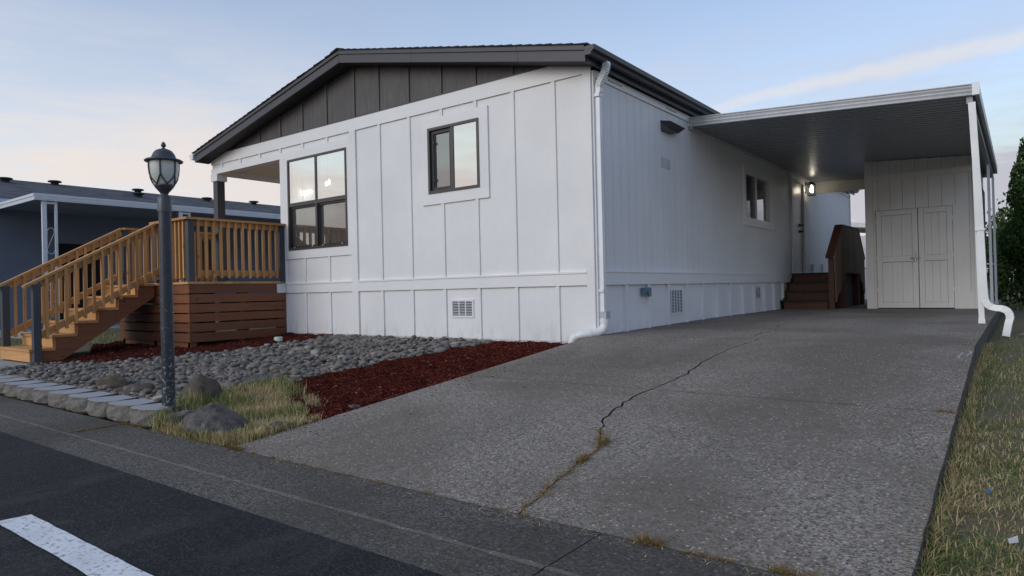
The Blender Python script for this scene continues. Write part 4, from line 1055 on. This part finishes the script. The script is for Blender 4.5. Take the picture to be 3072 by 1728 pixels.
for k in range(800):   # loose second layer
    px, py = rnd.uniform(-6.6, -1.5), rnd.uniform(-3.88, -.06)
    if inpoly(px, py, ROCK):
        a = rnd.uniform(.024, .050); stones.append((px, py, gz(px, py) + .022, a, a * rnd.uniform(.6, .85), a * rnd.uniform(.45, .65), rnd.uniform(0, 6.28), rnd.uniform(-.4, .4), rnd.uniform(-.4, .4), rnd.randrange(8)))
CP = Vector((3.84, -6.64, 1.0))
def vis(s_):
    d = (Vector(s_[:3]) - CP); zc = d.dot(fw); u = d.dot(rt) / zc
    return (s_[3] * (1.15 if s_[2] - gz(s_[0], s_[1]) > .01 else 1) / d.length) if abs(u) < .76 else 0
stones.sort(key=vis, reverse=True)
from mathutils import Euler
for s_ in stones[:300]:
    inst('stone', PME[s_[9]], s_[:3], rb, (s_[7], s_[8], s_[6]), s_[3:6])
mb = MB()
for s_ in stones[300:]:
    vs, fs = PB1[s_[9]]; R_ = Euler((s_[7], s_[8], s_[6])).to_matrix(); o = Vector(s_[:3])
    mb.add([o + R_ @ Vector((v.x * s_[3], v.y * s_[4], v.z * s_[5])) for v in vs], fs, True)
tag(obj('stones', mb, M_stone, rb), kind='stuff')

# red bark mulch
for nm, P in (('mulch_bed', MUL1), ('mulch_bed', MUL2)):
    b_ = tag(sheet(nm, P, -.012, M_mulchbase, .07, .03), kind='structure')
    mb = MB(); x0, x1 = min(p[0] for p in P), max(p[0] for p in P); y0, y1 = min(p[1] for p in P), max(p[1] for p in P)
    cnt = 0; want = 34000 if P is MUL1 else 14000
    Q = P
    while cnt < want:
        x, y = rnd.uniform(x0, x1), rnd.uniform(y0, y1)
        if not inpoly(x + rnd.gauss(0, .012), y + rnd.gauss(0, .012), Q): continue
        L = rnd.uniform(.006, .023); w_ = L * rnd.uniform(.16, .4); a = rnd.uniform(0, 6.28); tl = rnd.uniform(-.5, .5)
        z = gz(x, y) - .012 + .03 * noise.noise((x * 6, y * 6, 3)) + rnd.uniform(.002, .012)
        dx, dy = math.cos(a), math.sin(a); h = L * tl
        mb.add([(x - dx * L - dy * w_, y - dy * L + dx * w_, z - h), (x + dx * L * .8 - dy * w_ * .5, y + dy * L * .8 + dx * w_ * .5, z + h), (x + dx * L + dy * w_ * .6, y + dy * L - dx * w_ * .6, z + h), (x - dx * L * .9 + dy * w_, y - dy * L * .9 - dx * w_, z - h), (x, y, z + .006 + abs(h) * .3)],
               [(0, 1, 4), (1, 2, 4), (2, 3, 4), (3, 0, 4)]); cnt += 1
    tag(obj('bark_chips', mb, M_mulch, b_), kind='stuff')
# bark crumbs on the concrete
mb = MB()
for k in range(110):
    y = rnd.uniform(-4.0, -.4); x = xl(y) + .02 + abs(rnd.gauss(0, .35)); z = dz(y) + .002
    L = rnd.uniform(.004, .015); a = rnd.uniform(0, 6.28); dx, dy = math.cos(a) * L, math.sin(a) * L
    mb.add([(x - dx, y - dy, z), (x + dy * .5, y - dx * .5, z), (x + dx, y + dy, z), (x, y, z + .006)], [(0, 1, 3), (1, 2, 3), (2, 0, 3)])
tag(obj('bark_crumbs', mb, M_mulch), 'crumbs of red bark scattered along the driveway edge', 'bark', kind='stuff')

# ------------------------------------------------------------------ concrete edging blocks
ed = thing('block_edging', 'row of grey split-face concrete blocks along the street gutter', 'edging', (-3.7, -4.1, 0))
def blockmesh(seed):
    r = random.Random(seed)
    front = [(-.200, .075), (-.185, .035), (-.13, .004), (-.04, -.006), (.05, -.002), (.11, .016), (.165, .05), (.203, .09)]
    backp = [(.140, .30), (-.140, .30)]
    lv = [0, .035, .07, .105, .128]; nF = len(front); mb = MB(); rings = []
    for li, z in enumerate(lv):
        ring = []
        for i, (x, y) in enumerate(front):
            j = .012 if 0 < i < nF - 1 and li < len(lv) - 1 else .004
            ring.append((x + r.uniform(-j, j) * .5, y + r.uniform(-j, j) - (.008 if li in (1, 2) else 0), z))
        ring += [(x, y, z) for x, y in backp]; rings.append(ring)
    n = len(rings[0])
    for ring in rings: mb.v += ring
    for li in range(len(lv) - 1):
        for i in range(n):
            mb.f.append((li * n + i, li * n + (i + 1) % n, (li + 1) * n + (i + 1) % n, (li + 1) * n + i)); mb.sm.append(False)
    mb.f.append(tuple((len(lv) - 1) * n + i for i in range(n))); mb.sm.append(False)
    return mb.mesh('block', M_block)
BM = [blockmesh(i) for i in range(5)]
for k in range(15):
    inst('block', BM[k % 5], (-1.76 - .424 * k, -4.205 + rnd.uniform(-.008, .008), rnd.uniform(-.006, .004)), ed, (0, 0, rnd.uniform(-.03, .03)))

# ------------------------------------------------------------------ boulders
def boulder(name, label, loc, size, mat, seed, cat='boulder', flat=.0, rz=0):
    bm = bmesh.new(); bmesh.ops.create_icosphere(bm, subdivisions=4, radius=1.0); o = Vector((seed * 3.7, seed * 1.3, 0)); cr, sr = math.cos(rz), math.sin(rz)
    r = random.Random(seed); cuts = [(Vector((r.uniform(-1, 1), r.uniform(-1, 1), r.uniform(-.1, 1))).normalized(), r.uniform(.66, .92)) for _ in range(11)]
    for v in bm.verts:
        d = v.co.normalized(); p = d * (1 + .26 * noise.noise(d * 1.4 + o) + .13 * noise.noise(d * 3.2 + o))
        for n_, k in cuts:
            e_ = p.dot(n_) - k
            if e_ > 0: p -= n_ * e_ * .88
        p *= 1 + .06 * noise.noise(d * 6 + o) + .035 * noise.noise(d * 14 + o)
        p = Vector((p.x * size[0], p.y * size[1], p.z * size[2])); v.co = Vector((p.x * cr - p.y * sr, p.x * sr + p.y * cr, p.z)) + Vector(loc)
    me = bpy.data.meshes.new(name); bm.to_mesh(me); bm.free(); me.materials.append(mat)
    for f in me.polygons: f.use_smooth = True
    return tag(obj(name, me, None), label, cat)
boulder('boulder', 'large grey lichen-spotted boulder at the driveway corner', (-.86, -4.03, .04), (.26, .18, .185), M_boulder, 5, rz=.75)
boulder('boulder', 'upright brown boulder in the grass behind the lamp post', (-1.90, -3.60, .10), (.22, .16, .255), M_brock, 8, rz=.6)
boulder('boulder', 'low grey stone half hidden in grass left of the large boulder', (-1.33, -4.06, .05), (.16, .08, .10), M_boulder, 12, rz=.9)
boulder('boulder', 'angular tan rock behind the edging blocks, left one of the pair', (-3.36, -3.72, .13), (.20, .11, .13), M_brock, 15, 'rock', rz=.5)
boulder('boulder', 'rounded tan rock behind the edging blocks, right one of the pair', (-2.83, -3.74, .11), (.19, .11, .10), M_brock, 21, 'rock', rz=.7)
boulder('boulder', 'small brown rock against the block nearest the lamp post', (-2.12, -3.78, .11), (.09, .08, .10), M_brock, 25, 'rock')
boulder('boulder', 'grey flat stone at the grass edge behind the upright boulder', (-2.0, -2.98, .18), (.20, .10, .07), M_boulder, 31, 'rock', rz=.5)
boulder('boulder', 'flat grey stone at the driveway edge in the dry grass', (-.42, -3.82, .065), (.13, .07, .035), M_boulder, 37, 'rock', rz=1.2)
boulder('boulder', 'half buried pale stone at the mulch and driveway edge', (-.36, -3.18, .10), (.08, .05, .03), M_boulder, 41, 'rock', rz=1.2)
# sewer clean-out cap in the mulch
cl_ = tag(obj('cleanout_cap', MB().lathe([(.062, -.05), (.062, .045), (.055, .055), (.002, .057)], -5.08, -.72, 16, gz(-5.08, -.72)), plain('pale_green_plastic', (.42, .55, .48), .5)), 'pale green plastic clean-out cap standing in the mulch', 'pipe cap')

# ------------------------------------------------------------------ grass
def blades(name, pts, mat, parent=None):
    """pts: (x,y,z,height,width,lean,azimuth,colour)"""
    vs, fs, cols = [], [], []
    for (x, y, z, h, w, ln, az, c) in pts:
        b = len(vs); ca, sa = math.cos(az), math.sin(az); wx, wy = -sa * w / 2, ca * w / 2
        m_ = (x + ca * ln * h * .35, y + sa * ln * h * .35, z + h * .6); t = (x + ca * ln * h, y + sa * ln * h, z + h * (1 - .25 * min(1, ln)))
        vs += [(x - wx, y - wy, z), (x + wx, y + wy, z), (m_[0] + wx * .7, m_[1] + wy * .7, m_[2]), (m_[0] - wx * .7, m_[1] - wy * .7, m_[2]), t]
        fs += [(b, b + 1, b + 2, b + 3), (b + 3, b + 2, b + 4)]
        cols += [c] * 5
    me = bpy.data.meshes.new(name); me.from_pydata(vs, [], fs); me.materials.append(mat)
    at = me.color_attributes.new('tint', 'FLOAT_COLOR', 'POINT'); at.data.foreach_set('color', [q for c in cols for q in (c[0], c[1], c[2], 1.)])
    me.update(); return obj(name, me, None, parent)
def gcol(dry):
    k = rnd.uniform(.7, 1.25)
    if rnd.random() < dry: c = rnd.choice([(.62, .49, .27), (.52, .41, .22), (.70, .58, .36), (.42, .31, .15)])
    else: c = rnd.choice([(.20, .25, .085), (.15, .21, .065), (.27, .30, .11), (.11, .165, .06)])
    return tuple(v * k for v in c)
PATCH = [(-1.95, -2.85), (-1.48, -3.04), (-1.11, -3.22), (-.59, -3.44), (-.38, -3.7), (-.37, -4.20), (-.9, -4.25), (-1.45, -4.22), (-1.50, -3.95), (-1.75, -3.85), (-2.05, -3.3)]
pts = []
while len(pts) < 11000:
    x, y = rnd.uniform(-2.1, -.3), rnd.uniform(-4.27, -2.8)
    if not inpoly(x, y, PATCH): continue
    dn = noise.noise((x * 3.2, y * 3.2, 9)); 
    if dn < -.28 and rnd.random() < .8: continue
    if -1.05 < x < -.62 and -4.15 < y < -3.92: continue
    dry = clamp(.52 + 1.1 * noise.noise((x * 2.3, y * 2.3, 1)) + (.25 if y < -4.1 or x > -.55 else 0), .1, .95)
    h = rnd.uniform(.02, .075) * (1 + 1.0 * max(0, dn)); pts.append((x, y, gz(x, y) - .04, h + .02, rnd.uniform(.003, .0055), rnd.uniform(.1, .9), rnd.uniform(0, 6.28), gcol(dry)))
# longer fringes along the kerb and the driveway edge, and round the boulder
for k in range(2600):
    r_ = rnd.random()
    if r_ < .40: x, y = rnd.uniform(-1.45, -.45), -4.21 + rnd.gauss(0, .022)
    elif r_ < .75: y = rnd.uniform(-4.15, -3.55); x = xl(y) - .04 + rnd.gauss(0, .028)
    else: a = rnd.uniform(0, 6.28); x, y = -.84 + .30 * math.cos(a), -4.05 + .20 * math.sin(a)
    if y < -4.25: y = -4.24
    pts.append((x, y, gz(x, y) - .03, rnd.uniform(.04, .10), rnd.uniform(.003, .005), rnd.uniform(.2, 1.0), rnd.uniform(0, 6.28), gcol(.72 if r_ < .75 else .35)))
for k in range(900):
    cx, cy = rnd.choice([(-1.62, -2.98), (-1.62, -3.9), (-1.3, -3.1), (-1.38, -4.16), (-1.72, -3.78)]); x, y = cx + rnd.gauss(0, .07), cy + rnd.gauss(0, .05)
    pts.append((x, y, gz(x, y) - .03, rnd.uniform(.08, .17), rnd.uniform(.003, .005), rnd.uniform(.1, .6), rnd.uniform(0, 6.28), gcol(.35)))
tag(blades('dry_grass_patch', pts, M_grass), 'patch of half-dried grass between the lamp post and the driveway', 'grass', kind='stuff')
pts = []
for k in range(260):
    cx, cy = rnd.choice([(-.72, -3.28), (-.85, -3.22), (-1.02, -3.12), (-.98, -3.16)]); x, y = cx + rnd.gauss(0, .035), cy + rnd.gauss(0, .03)
    pts.append((x, y, gz(x, y) - .01, rnd.uniform(.03, .08), .004, rnd.uniform(.4, 1.3), rnd.uniform(0, 6.28), tuple(v * rnd.uniform(.8, 1.3) for v in (.42, .32, .19))))
tag(blades('straw_tuft', pts, M_grass), 'small tufts of pale dead straw poking out of the red mulch', 'dry grass', kind='stuff')
# lawn right of the driveway
pts = []
while len(pts) < 56000:
    y = -4.6 + 9.5 * rnd.random() ** 1.7; x = 3.56 + rnd.random() ** 1.2 * (1.2 + (y + 4.6) * .25)
    dn = noise.noise((x * 2.2, y * 2.2, 5))
    if y > 1.6 and rnd.random() < .75: continue
    if dn < -.12 and rnd.random() < .72: continue
    dry = clamp(.42 + 1.0 * noise.noise((x * 1.3, y * 1.3, 2)) - .10 * (y + 2), .08, .88)
    lay = rnd.random() < dry * .6
    pts.append((x, y, gr(x, y) - .012, rnd.uniform(.018, .058), rnd.uniform(.003, .005), rnd.uniform(1.2, 2.6) if lay else rnd.uniform(.2, 1.0), rnd.uniform(0, 6.28), gcol(dry)))
for k in range(3800):
    y = rnd.uniform(-4.4, 1.6); x = 3.535 + abs(rnd.gauss(0, .03)); pts.append((x, y, gr(x, y) - .01, rnd.uniform(.04, .10), .004, rnd.uniform(.3, 1.3), rnd.uniform(0, 6.28), gcol(.65)))
tag(blades('lawn_grass', pts, M_grass), 'patchy half-dry lawn grass right of the driveway', 'grass', kind='stuff')
# grass between the homes and behind
pts = []
while len(pts) < 9000:
    x, y = rnd.uniform(-12.5, -8.2), rnd.uniform(-3.2, 2.5)
    if x > -8.7 and y < -1.8: continue
    pts.append((x, y, gz(x, y) - .04, rnd.uniform(.04, .07), .006, rnd.uniform(.2, .8), rnd.uniform(0, 6.28), gcol(.08)))
for k in range(2500):
    x, y = rnd.uniform(1.2, 4.4), rnd.uniform(10.5, 16); pts.append((x, y, terrain(x, y), rnd.uniform(.05, .16), .007, rnd.uniform(.2, .8), rnd.uniform(0, 6.28), gcol(.1)))
tag(blades('side_lawn_grass', pts, M_grass), 'short green lawn grass between the two homes', 'grass', kind='stuff')
# weeds in the concrete joints
pts = []
def weeds(P, n, h, dry=.85, sp=.012):
    for k in range(n):
        t = rnd.random() * (len(P) - 1); i = int(t); f_ = t - i
        x = P[i][0] * (1 - f_) + P[i + 1][0] * f_ + rnd.gauss(0, sp); y = P[i][1] * (1 - f_) + P[i + 1][1] * f_ + rnd.gauss(0, sp)
        zz = dz(y) if y > -4.24 else .004
        pts.append((x, y, zz - .006, rnd.uniform(.4, 1) * h, .0035, rnd.uniform(.5, 1.8), rnd.uniform(0, 6.28), tuple(v * rnd.uniform(.7, 1.1) for v in (.30, .185, .075)) if rnd.random() < dry else gcol(.2)))
weeds(crA[:18], 520, .035); weeds([(1.92, -3.30), (1.90, -3.22)], 150, .06); weeds([(1.955, -3.6), (1.94, -3.5)], 130, .05)
for x in (-.1, .12, .25, .42, .6, .85, 1.1, 1.45, 1.9, 2.05): weeds([(x, -4.248), (x + .05, -4.248)], 26, .028)
weeds([(2.62, -4.248), (2.72, -4.248)], 160, .05); weeds([(2.8, -4.248), (3.0, -4.248)], 120, .03); weeds([(3.12, -4.248), (3.4, -4.248)], 260, .05)
weeds([(-.33, -4.25), (-.2, -4.25)], 220, .05); weeds([(-1.88, -4.26), (-1.88, -4.62)], 320, .03, .7); weeds([(-1.95, -4.23), (-1.6, -4.235)], 260, .03)
for a, b in ((.1, .25), (1.9, 2.0), (2.05, 2.2), (2.3, 2.36), (2.9, 3.0)): weeds([(a, -2.052), (b, -2.052)], 90, .016)
weeds([(3.42, -2.05), (3.53, -2.05)], 90, .03)
tag(blades('joint_weeds', pts, M_grass), 'dry brown weeds growing in the driveway joints and crack', 'weeds', kind='stuff')
tag(obj('litter_scrap', MB().add([(3.702, -3.122, .085), (3.718, -3.108, .088), (3.716, -3.098, .098), (3.698, -3.112, .092), (3.705, -3.104, .085)], [(0, 1, 2, 3), (0, 3, 4)]), plain('blue_plastic', (.02, .13, .30), .5)), 'scrap of bright blue plastic lying in the dry grass', 'litter')
tag(obj('litter_scrap', MB().add([(3.785, -3.60, .035), (3.812, -3.585, .04), (3.81, -3.565, .06), (3.78, -3.58, .045), (3.79, -3.57, .035)], [(0, 1, 2, 3), (0, 3, 4), (2, 1, 4)]), plain('white_paper', (.42, .42, .42), .7)), 'crumpled scrap of white paper lying in the grass', 'litter')

pts = []
for k in range(450):
    y = rnd.uniform(-4.2, 1.5); x = 3.53 - abs(rnd.gauss(0, .05)); pts.append((x, y, dz(y) + .001, rnd.uniform(.003, .007), .003, rnd.uniform(5, 9), rnd.uniform(0, 6.28), gcol(.9)))
for k in range(500):
    y = -4.255 - abs(rnd.gauss(0, .05)); x = rnd.uniform(-1.6, 3.4); pts.append((x, y, .005, rnd.uniform(.002, .006), .003, rnd.uniform(4, 8), rnd.uniform(0, 6.28), gcol(.95)))
tag(blades('grass_clippings', pts, M_grass), 'dry grass clippings strewn along the concrete edges', 'grass', kind='stuff')

# ------------------------------------------------------------------ neighbouring home on the left
nb_ = thing('neighbour_home', 'blue-grey neighbouring home with white awning and dark shingle roof', 'house', (-17, 6, .35))
NX, NE = -12.0, 3.19
NZ0 = 3.05
M_awn = plain('awning_pan_metal', (.30, .33, .38), .45)
box('awning_roof', M_awn, nb_, -15.2, NX - .02, -1.60, 24, NE - .05, NE - .03)
box('awning_fascia', M_whitemetal, nb_, NX - .02, NX + .0, -1.64, 24, NZ0, NZ0 + .135)
box('awning_fascia_rib', M_whitemetal, nb_, NX - .001, NX + .014, -1.645, 24, NZ0 + .085, NZ0 + .13)
box('awning_fascia_rib', M_whitemetal, nb_, NX - .001, NX + .010, -1.643, 24, NZ0 + .03, NZ0 + .06)
box('awning_fascia', M_whitemetal, nb_, -15.0, NX - .021, -1.64, -1.61, NZ0, NZ0 + .135)
box('awning_fascia_rib', M_whitemetal, nb_, -15.0, NX - .021, -1.655, -1.64, NZ0 + .075, NZ0 + .13)
box('wall', M_bluewall, nb_, -23, -15.0, -5.2, 24, .3, 3.25)
RXN, RZN = -19.0, 4.47
for s_, ex in ((1, -14.7), (-1, -23.3)):
    P = [(ex, 3.28), (RXN, RZN - .06), (RXN, RZN), (ex, 3.36)]
    obj('roof', MB().prism(P, -5.6, 24.3, 1), M_shingle2, nb_)
obj('gable_end', MB().prism([(-22.9, 3.25), (-15.05, 3.25), (RXN, RZN - .1)], -5.18, -5.1, 1), M_bluewall, nb_)
box('eave_fascia', M_bluetrim, nb_, -14.72, -14.68, -5.6, 24.3, 3.20, 3.36)
for y, ln_, x in ((-.35, 0, -18.2), (1.0, 0, -18.7), (2.85, 0, -17.6), (3.35, 0, -18.75), (5.35, 0, -18.2), (7.35, 0, -18.6), (8.8, 0, -18.4)):
    zr_ = RZN - abs(x - RXN) * (RZN - 3.36) / 4.3
    v_ = obj('roof_vent', MB().lathe([(.10, -.05), (.10, .07), (.17, .075), (.18, .10), (.15, .12), (.001, .125)], x, y, 16, zr_), M_soffit, nb_)
def scrollpost(y):
    p1 = box('awning_post', M_whitemetal, nb_, NX - .10, NX - .04, y - .04, y + .04, .38, NZ0)
    box('post_bar', M_whitemetal, p1, NX - .09, NX - .05, y + .19, y + .235, .38, NZ0)
    box('post_bar', M_whitemetal, p1, NX - .09, NX - .05, y + .041, y + .189, NZ0 - .06, NZ0 - .02)
    for z in (2.28, 1.50, .78):
        P = []
        for i in range(25):
            t = i / 24; ang = t * 2 * math.pi
            P.append((NX - .07, y + .115 + .068 * math.sin(ang) * (1 if True else 1), z + .42 * (t - .5) + .06 * math.sin(2 * ang)))
        P = [(NX - .07, y + .115 + .068 * math.cos(a), z + .12 + .10 * math.sin(a)) for a in [math.radians(200 - 10 * i) for i in range(20)]]
        P2 = [(NX - .07, y + .115 + .068 * math.cos(a), z - .22 + .10 * math.sin(a)) for a in [math.radians(180 + 10 * i) for i in range(18)]]
        obj('scroll', MB().tube(P + P2, .006, 6), M_whitemetal, p1)
for y in (-1.45, 1.35, 4.2, 7.0): scrollpost(y)
box('porch_slab', M_smooth, nb_, -15.0, -12.05, -1.7, 24, .2, .37)
dk_ = box('door', M_hollow, nb_, -14.998, -14.97, -.2, .75, .40, 2.4)
box('window', M_framed, nb_, -14.998, -14.97, 2.6, 4.2, 1.5, 2.6)
box('window', M_framed, nb_, -14.998, -14.97, 6.2, 7.8, 1.5, 2.6)
box('bin', plain('teal_bin', (.05, .20, .22), .5), None, -13.6, -13.0, 1.2, 1.8, .37, .9)
tag(bpy.data.objects['bin'], 'teal storage box on the neighbouring porch slab', 'storage box')

# ------------------------------------------------------------------ behind the carport
wb_ = thing('white_outbuilding', 'low white outbuilding beyond the chain-link fence', 'building', (-1.2, 22, .4))
M_outw = plain('white_stucco', (.74, .72, .70), .7)
box('wall', M_outw, wb_, -5.5, 2.2, 20.0, 24, .3, 2.66)
obj('roof', MB().prism([(-5.7, 3.55), (2.4, 2.58), (2.4, 2.74), (-5.7, 3.71)], 19.8, 24.2, 1), M_outw, wb_)
fe = thing('chain_link_fence', 'grey chain-link fence behind the home', 'fence', (1.0, 16.0, .45))
obj('top_rail', MB().tube([(-3, 16, 1.418), (3.3, 16, 1.418)], .022, 8), M_steel, fe)
for x in (-2, -.25, 1.6, 3.2): obj('fence_post', MB().tube([(x, 16, .3), (x, 16, 1.44)], .024, 8), M_steel, fe)
mb = MB()
for i in range(-3, 46):
    xa = -1.0 + i * .07
    mb.tube([(xa, 16.02, .42), (xa + .99, 16.02, 1.41)], .0028, 3, False); mb.tube([(xa + .99, 16.025, .42), (xa, 16.025, 1.41)], .0028, 3, False)
tag(obj('wire_mesh', mb, M_steel, fe), kind='stuff')

# ------------------------------------------------------------------ trees and shrubs
def leafcloud(name, pts, parent, mat=M_leaf):
    vs, fs, cols = [], [], []
    for (p, size, c, nrm) in pts:
        b = len(vs); d = Vector(nrm).normalized(); a = d.cross(Vector((rnd.uniform(-1, 1), rnd.uniform(-1, 1), rnd.uniform(-1, 1)))).normalized(); u = d.cross(a)
        p = Vector(p); vs += [p - a * size * .35, p + u * size * .6, p + a * size * .35, p - u * size * .6]; fs.append((b, b + 1, b + 2, b + 3)); cols += [c] * 4
    me = bpy.data.meshes.new(name); me.from_pydata(vs, [], fs); me.materials.append(mat)
    at = me.color_attributes.new('tint', 'FLOAT_COLOR', 'POINT'); at.data.foreach_set('color', [q for c in cols for q in (c[0], c[1], c[2], 1.)]); me.update()
    return obj(name, me, None, parent)
M_bark = plain('bark', (.055, .040, .030), .9, 0, .3, .8)
def conifer(label, x, y, z0, h, r, n, seed):
    R_ = random.Random(seed); t = thing('arborvitae', label, 'tree', (x, y, z0), 'arborvitae beside the carport')
    obj('trunk', MB().tube([(x, y, z0 - .1), (x + .03, y, z0 + h * .5), (x, y, z0 + h * .95)], [.10, .07, .01], 8), M_bark, t)
    pts = []
    for k in range(n):
        f_ = R_.random() ** .8; zz = z0 + .05 + f_ * (h - .05); rr = r * (1 - f_ ** 3.0) ** .7 * (.85 + .3 * noise.noise((x, y, zz * 1.7))) + .03
        a = R_.uniform(0, 6.28); lump = 1 + .22 * noise.noise((math.cos(a) * 2.2 + x, math.sin(a) * 2.2 + y, zz * 2.4))
        q = rr * lump * (1 - .5 * R_.random() ** 2.2); p = (x + q * math.cos(a), y + q * math.sin(a), zz + .05 * R_.uniform(-1, 1))
        k_ = R_.uniform(.6, 1.3); c = R_.choice([(.040, .074, .026), (.052, .092, .028), (.072, .108, .032), (.032, .058, .024)]); c = tuple(v * k_ for v in c)
        pts.append((p, R_.uniform(.05, .11), c, (math.cos(a) + R_.uniform(-.7, .7), math.sin(a) + R_.uniform(-.7, .7), R_.uniform(-.3, .6))))
    leafcloud('crown', pts, t)
conifer('dense dark arborvitae at the right edge, nearest the carport', 4.45, 11.3, .42, 4.15, 1.08, 20000, 1)
conifer('dark arborvitae second from the carport, behind the nearest one', 5.0, 14.0, .42, 4.9, 1.2, 9000, 2)
conifer('arborvitae third in the row, behind the shed', 5.4, 16.2, .42, 4.6, 1.2, 8000, 3)
conifer('arborvitae farthest in the row by the fence', 5.3, 19.2, .42, 4.8, 1.25, 8000, 4)
def shrub(name, label, x, y, z0, h, r, n, cols, size, seed, branches=16, cat='shrub', group=None):
    R_ = random.Random(seed); t = thing(name, label, cat, (x, y, z0), group); pts = []; mb = MB()
    for b in range(branches):
        a = R_.uniform(0, 6.28); el = R_.uniform(.15, 1.0); e_ = Vector((x + r * math.cos(a) * el, y + r * math.sin(a) * el, z0 + h * R_.uniform(.55, 1.0) * (1.05 - .35 * el)))
        m_ = Vector((x, y, z0)).lerp(e_, .5) + Vector((R_.uniform(-.1, .1), R_.uniform(-.1, .1), .12 * h)); mb.tube([(x + .04 * math.cos(a), y + .04 * math.sin(a), z0 - .05), m_, e_], [.028, .016, .005], 5)
        for k in range(n // branches):
            f_ = R_.random() ** .6; c0 = (Vector((x, y, z0)).lerp(m_, f_ * 2) if f_ < .5 else m_.lerp(e_, f_ * 2 - 1)); p = c0 + Vector((R_.gauss(0, .13), R_.gauss(0, .13), R_.gauss(0, .13))) * r
            c = R_.choice(cols); k_ = R_.uniform(.7, 1.3); pts.append((p, R_.uniform(.6, 1.2) * size, tuple(v * k_ for v in c), (R_.uniform(-1, 1), R_.uniform(-1, 1), R_.uniform(-.2, 1))))
    obj('stems', mb, M_bark, t); leafcloud('crown', pts, t); return t
G2 = [(.080, .130, .040), (.105, .155, .048), (.060, .100, .034)]
shrub('leafy_shrub', 'loose green leafy shrub left of the arborvitae behind the carport', 4.10, 13.4, .42, 2.85, .95, 9000, G2, .10, 11, 36)
shrub('leafy_shrub', 'green leafy shrub farther back by the chain-link fence', 3.3, 19.0, .42, 2.6, 1.1, 3600, G2, .11, 12, 22)
shrub('red_leaf_shrub', 'dark red leafed bush showing above the white outbuilding', .3, 26.5, .4, 3.35, 1.6, 2600, [(.10, .030, .028), (.07, .022, .022), (.06, .045, .03)], .13, 13, 24)

# ------------------------------------------------------------------ home across the street (seen in the window glass)
ac = thing('opposite_home', 'grey home across the street, mirrored in the large window', 'house', (-27, -19, .1))
box('wall', M_bluewall, ac, -34, -20, -24, -16.5, .0, 2.7)
obj('roof', MB().prism([(-24.4, 2.65), (-20.2, 3.75), (-16.1, 2.65)], -34.3, -19.7, 0), M_shingle2, ac)
box('door', M_outw, ac, -25.2, -24.3, -16.49, -16.45, .2, 2.2)
for x in (-31.5, -28.2, -22.8): box('window', M_globe if False else M_vinyl, ac, x, x + 1.3, -16.49, -16.45, 1.2, 2.3)
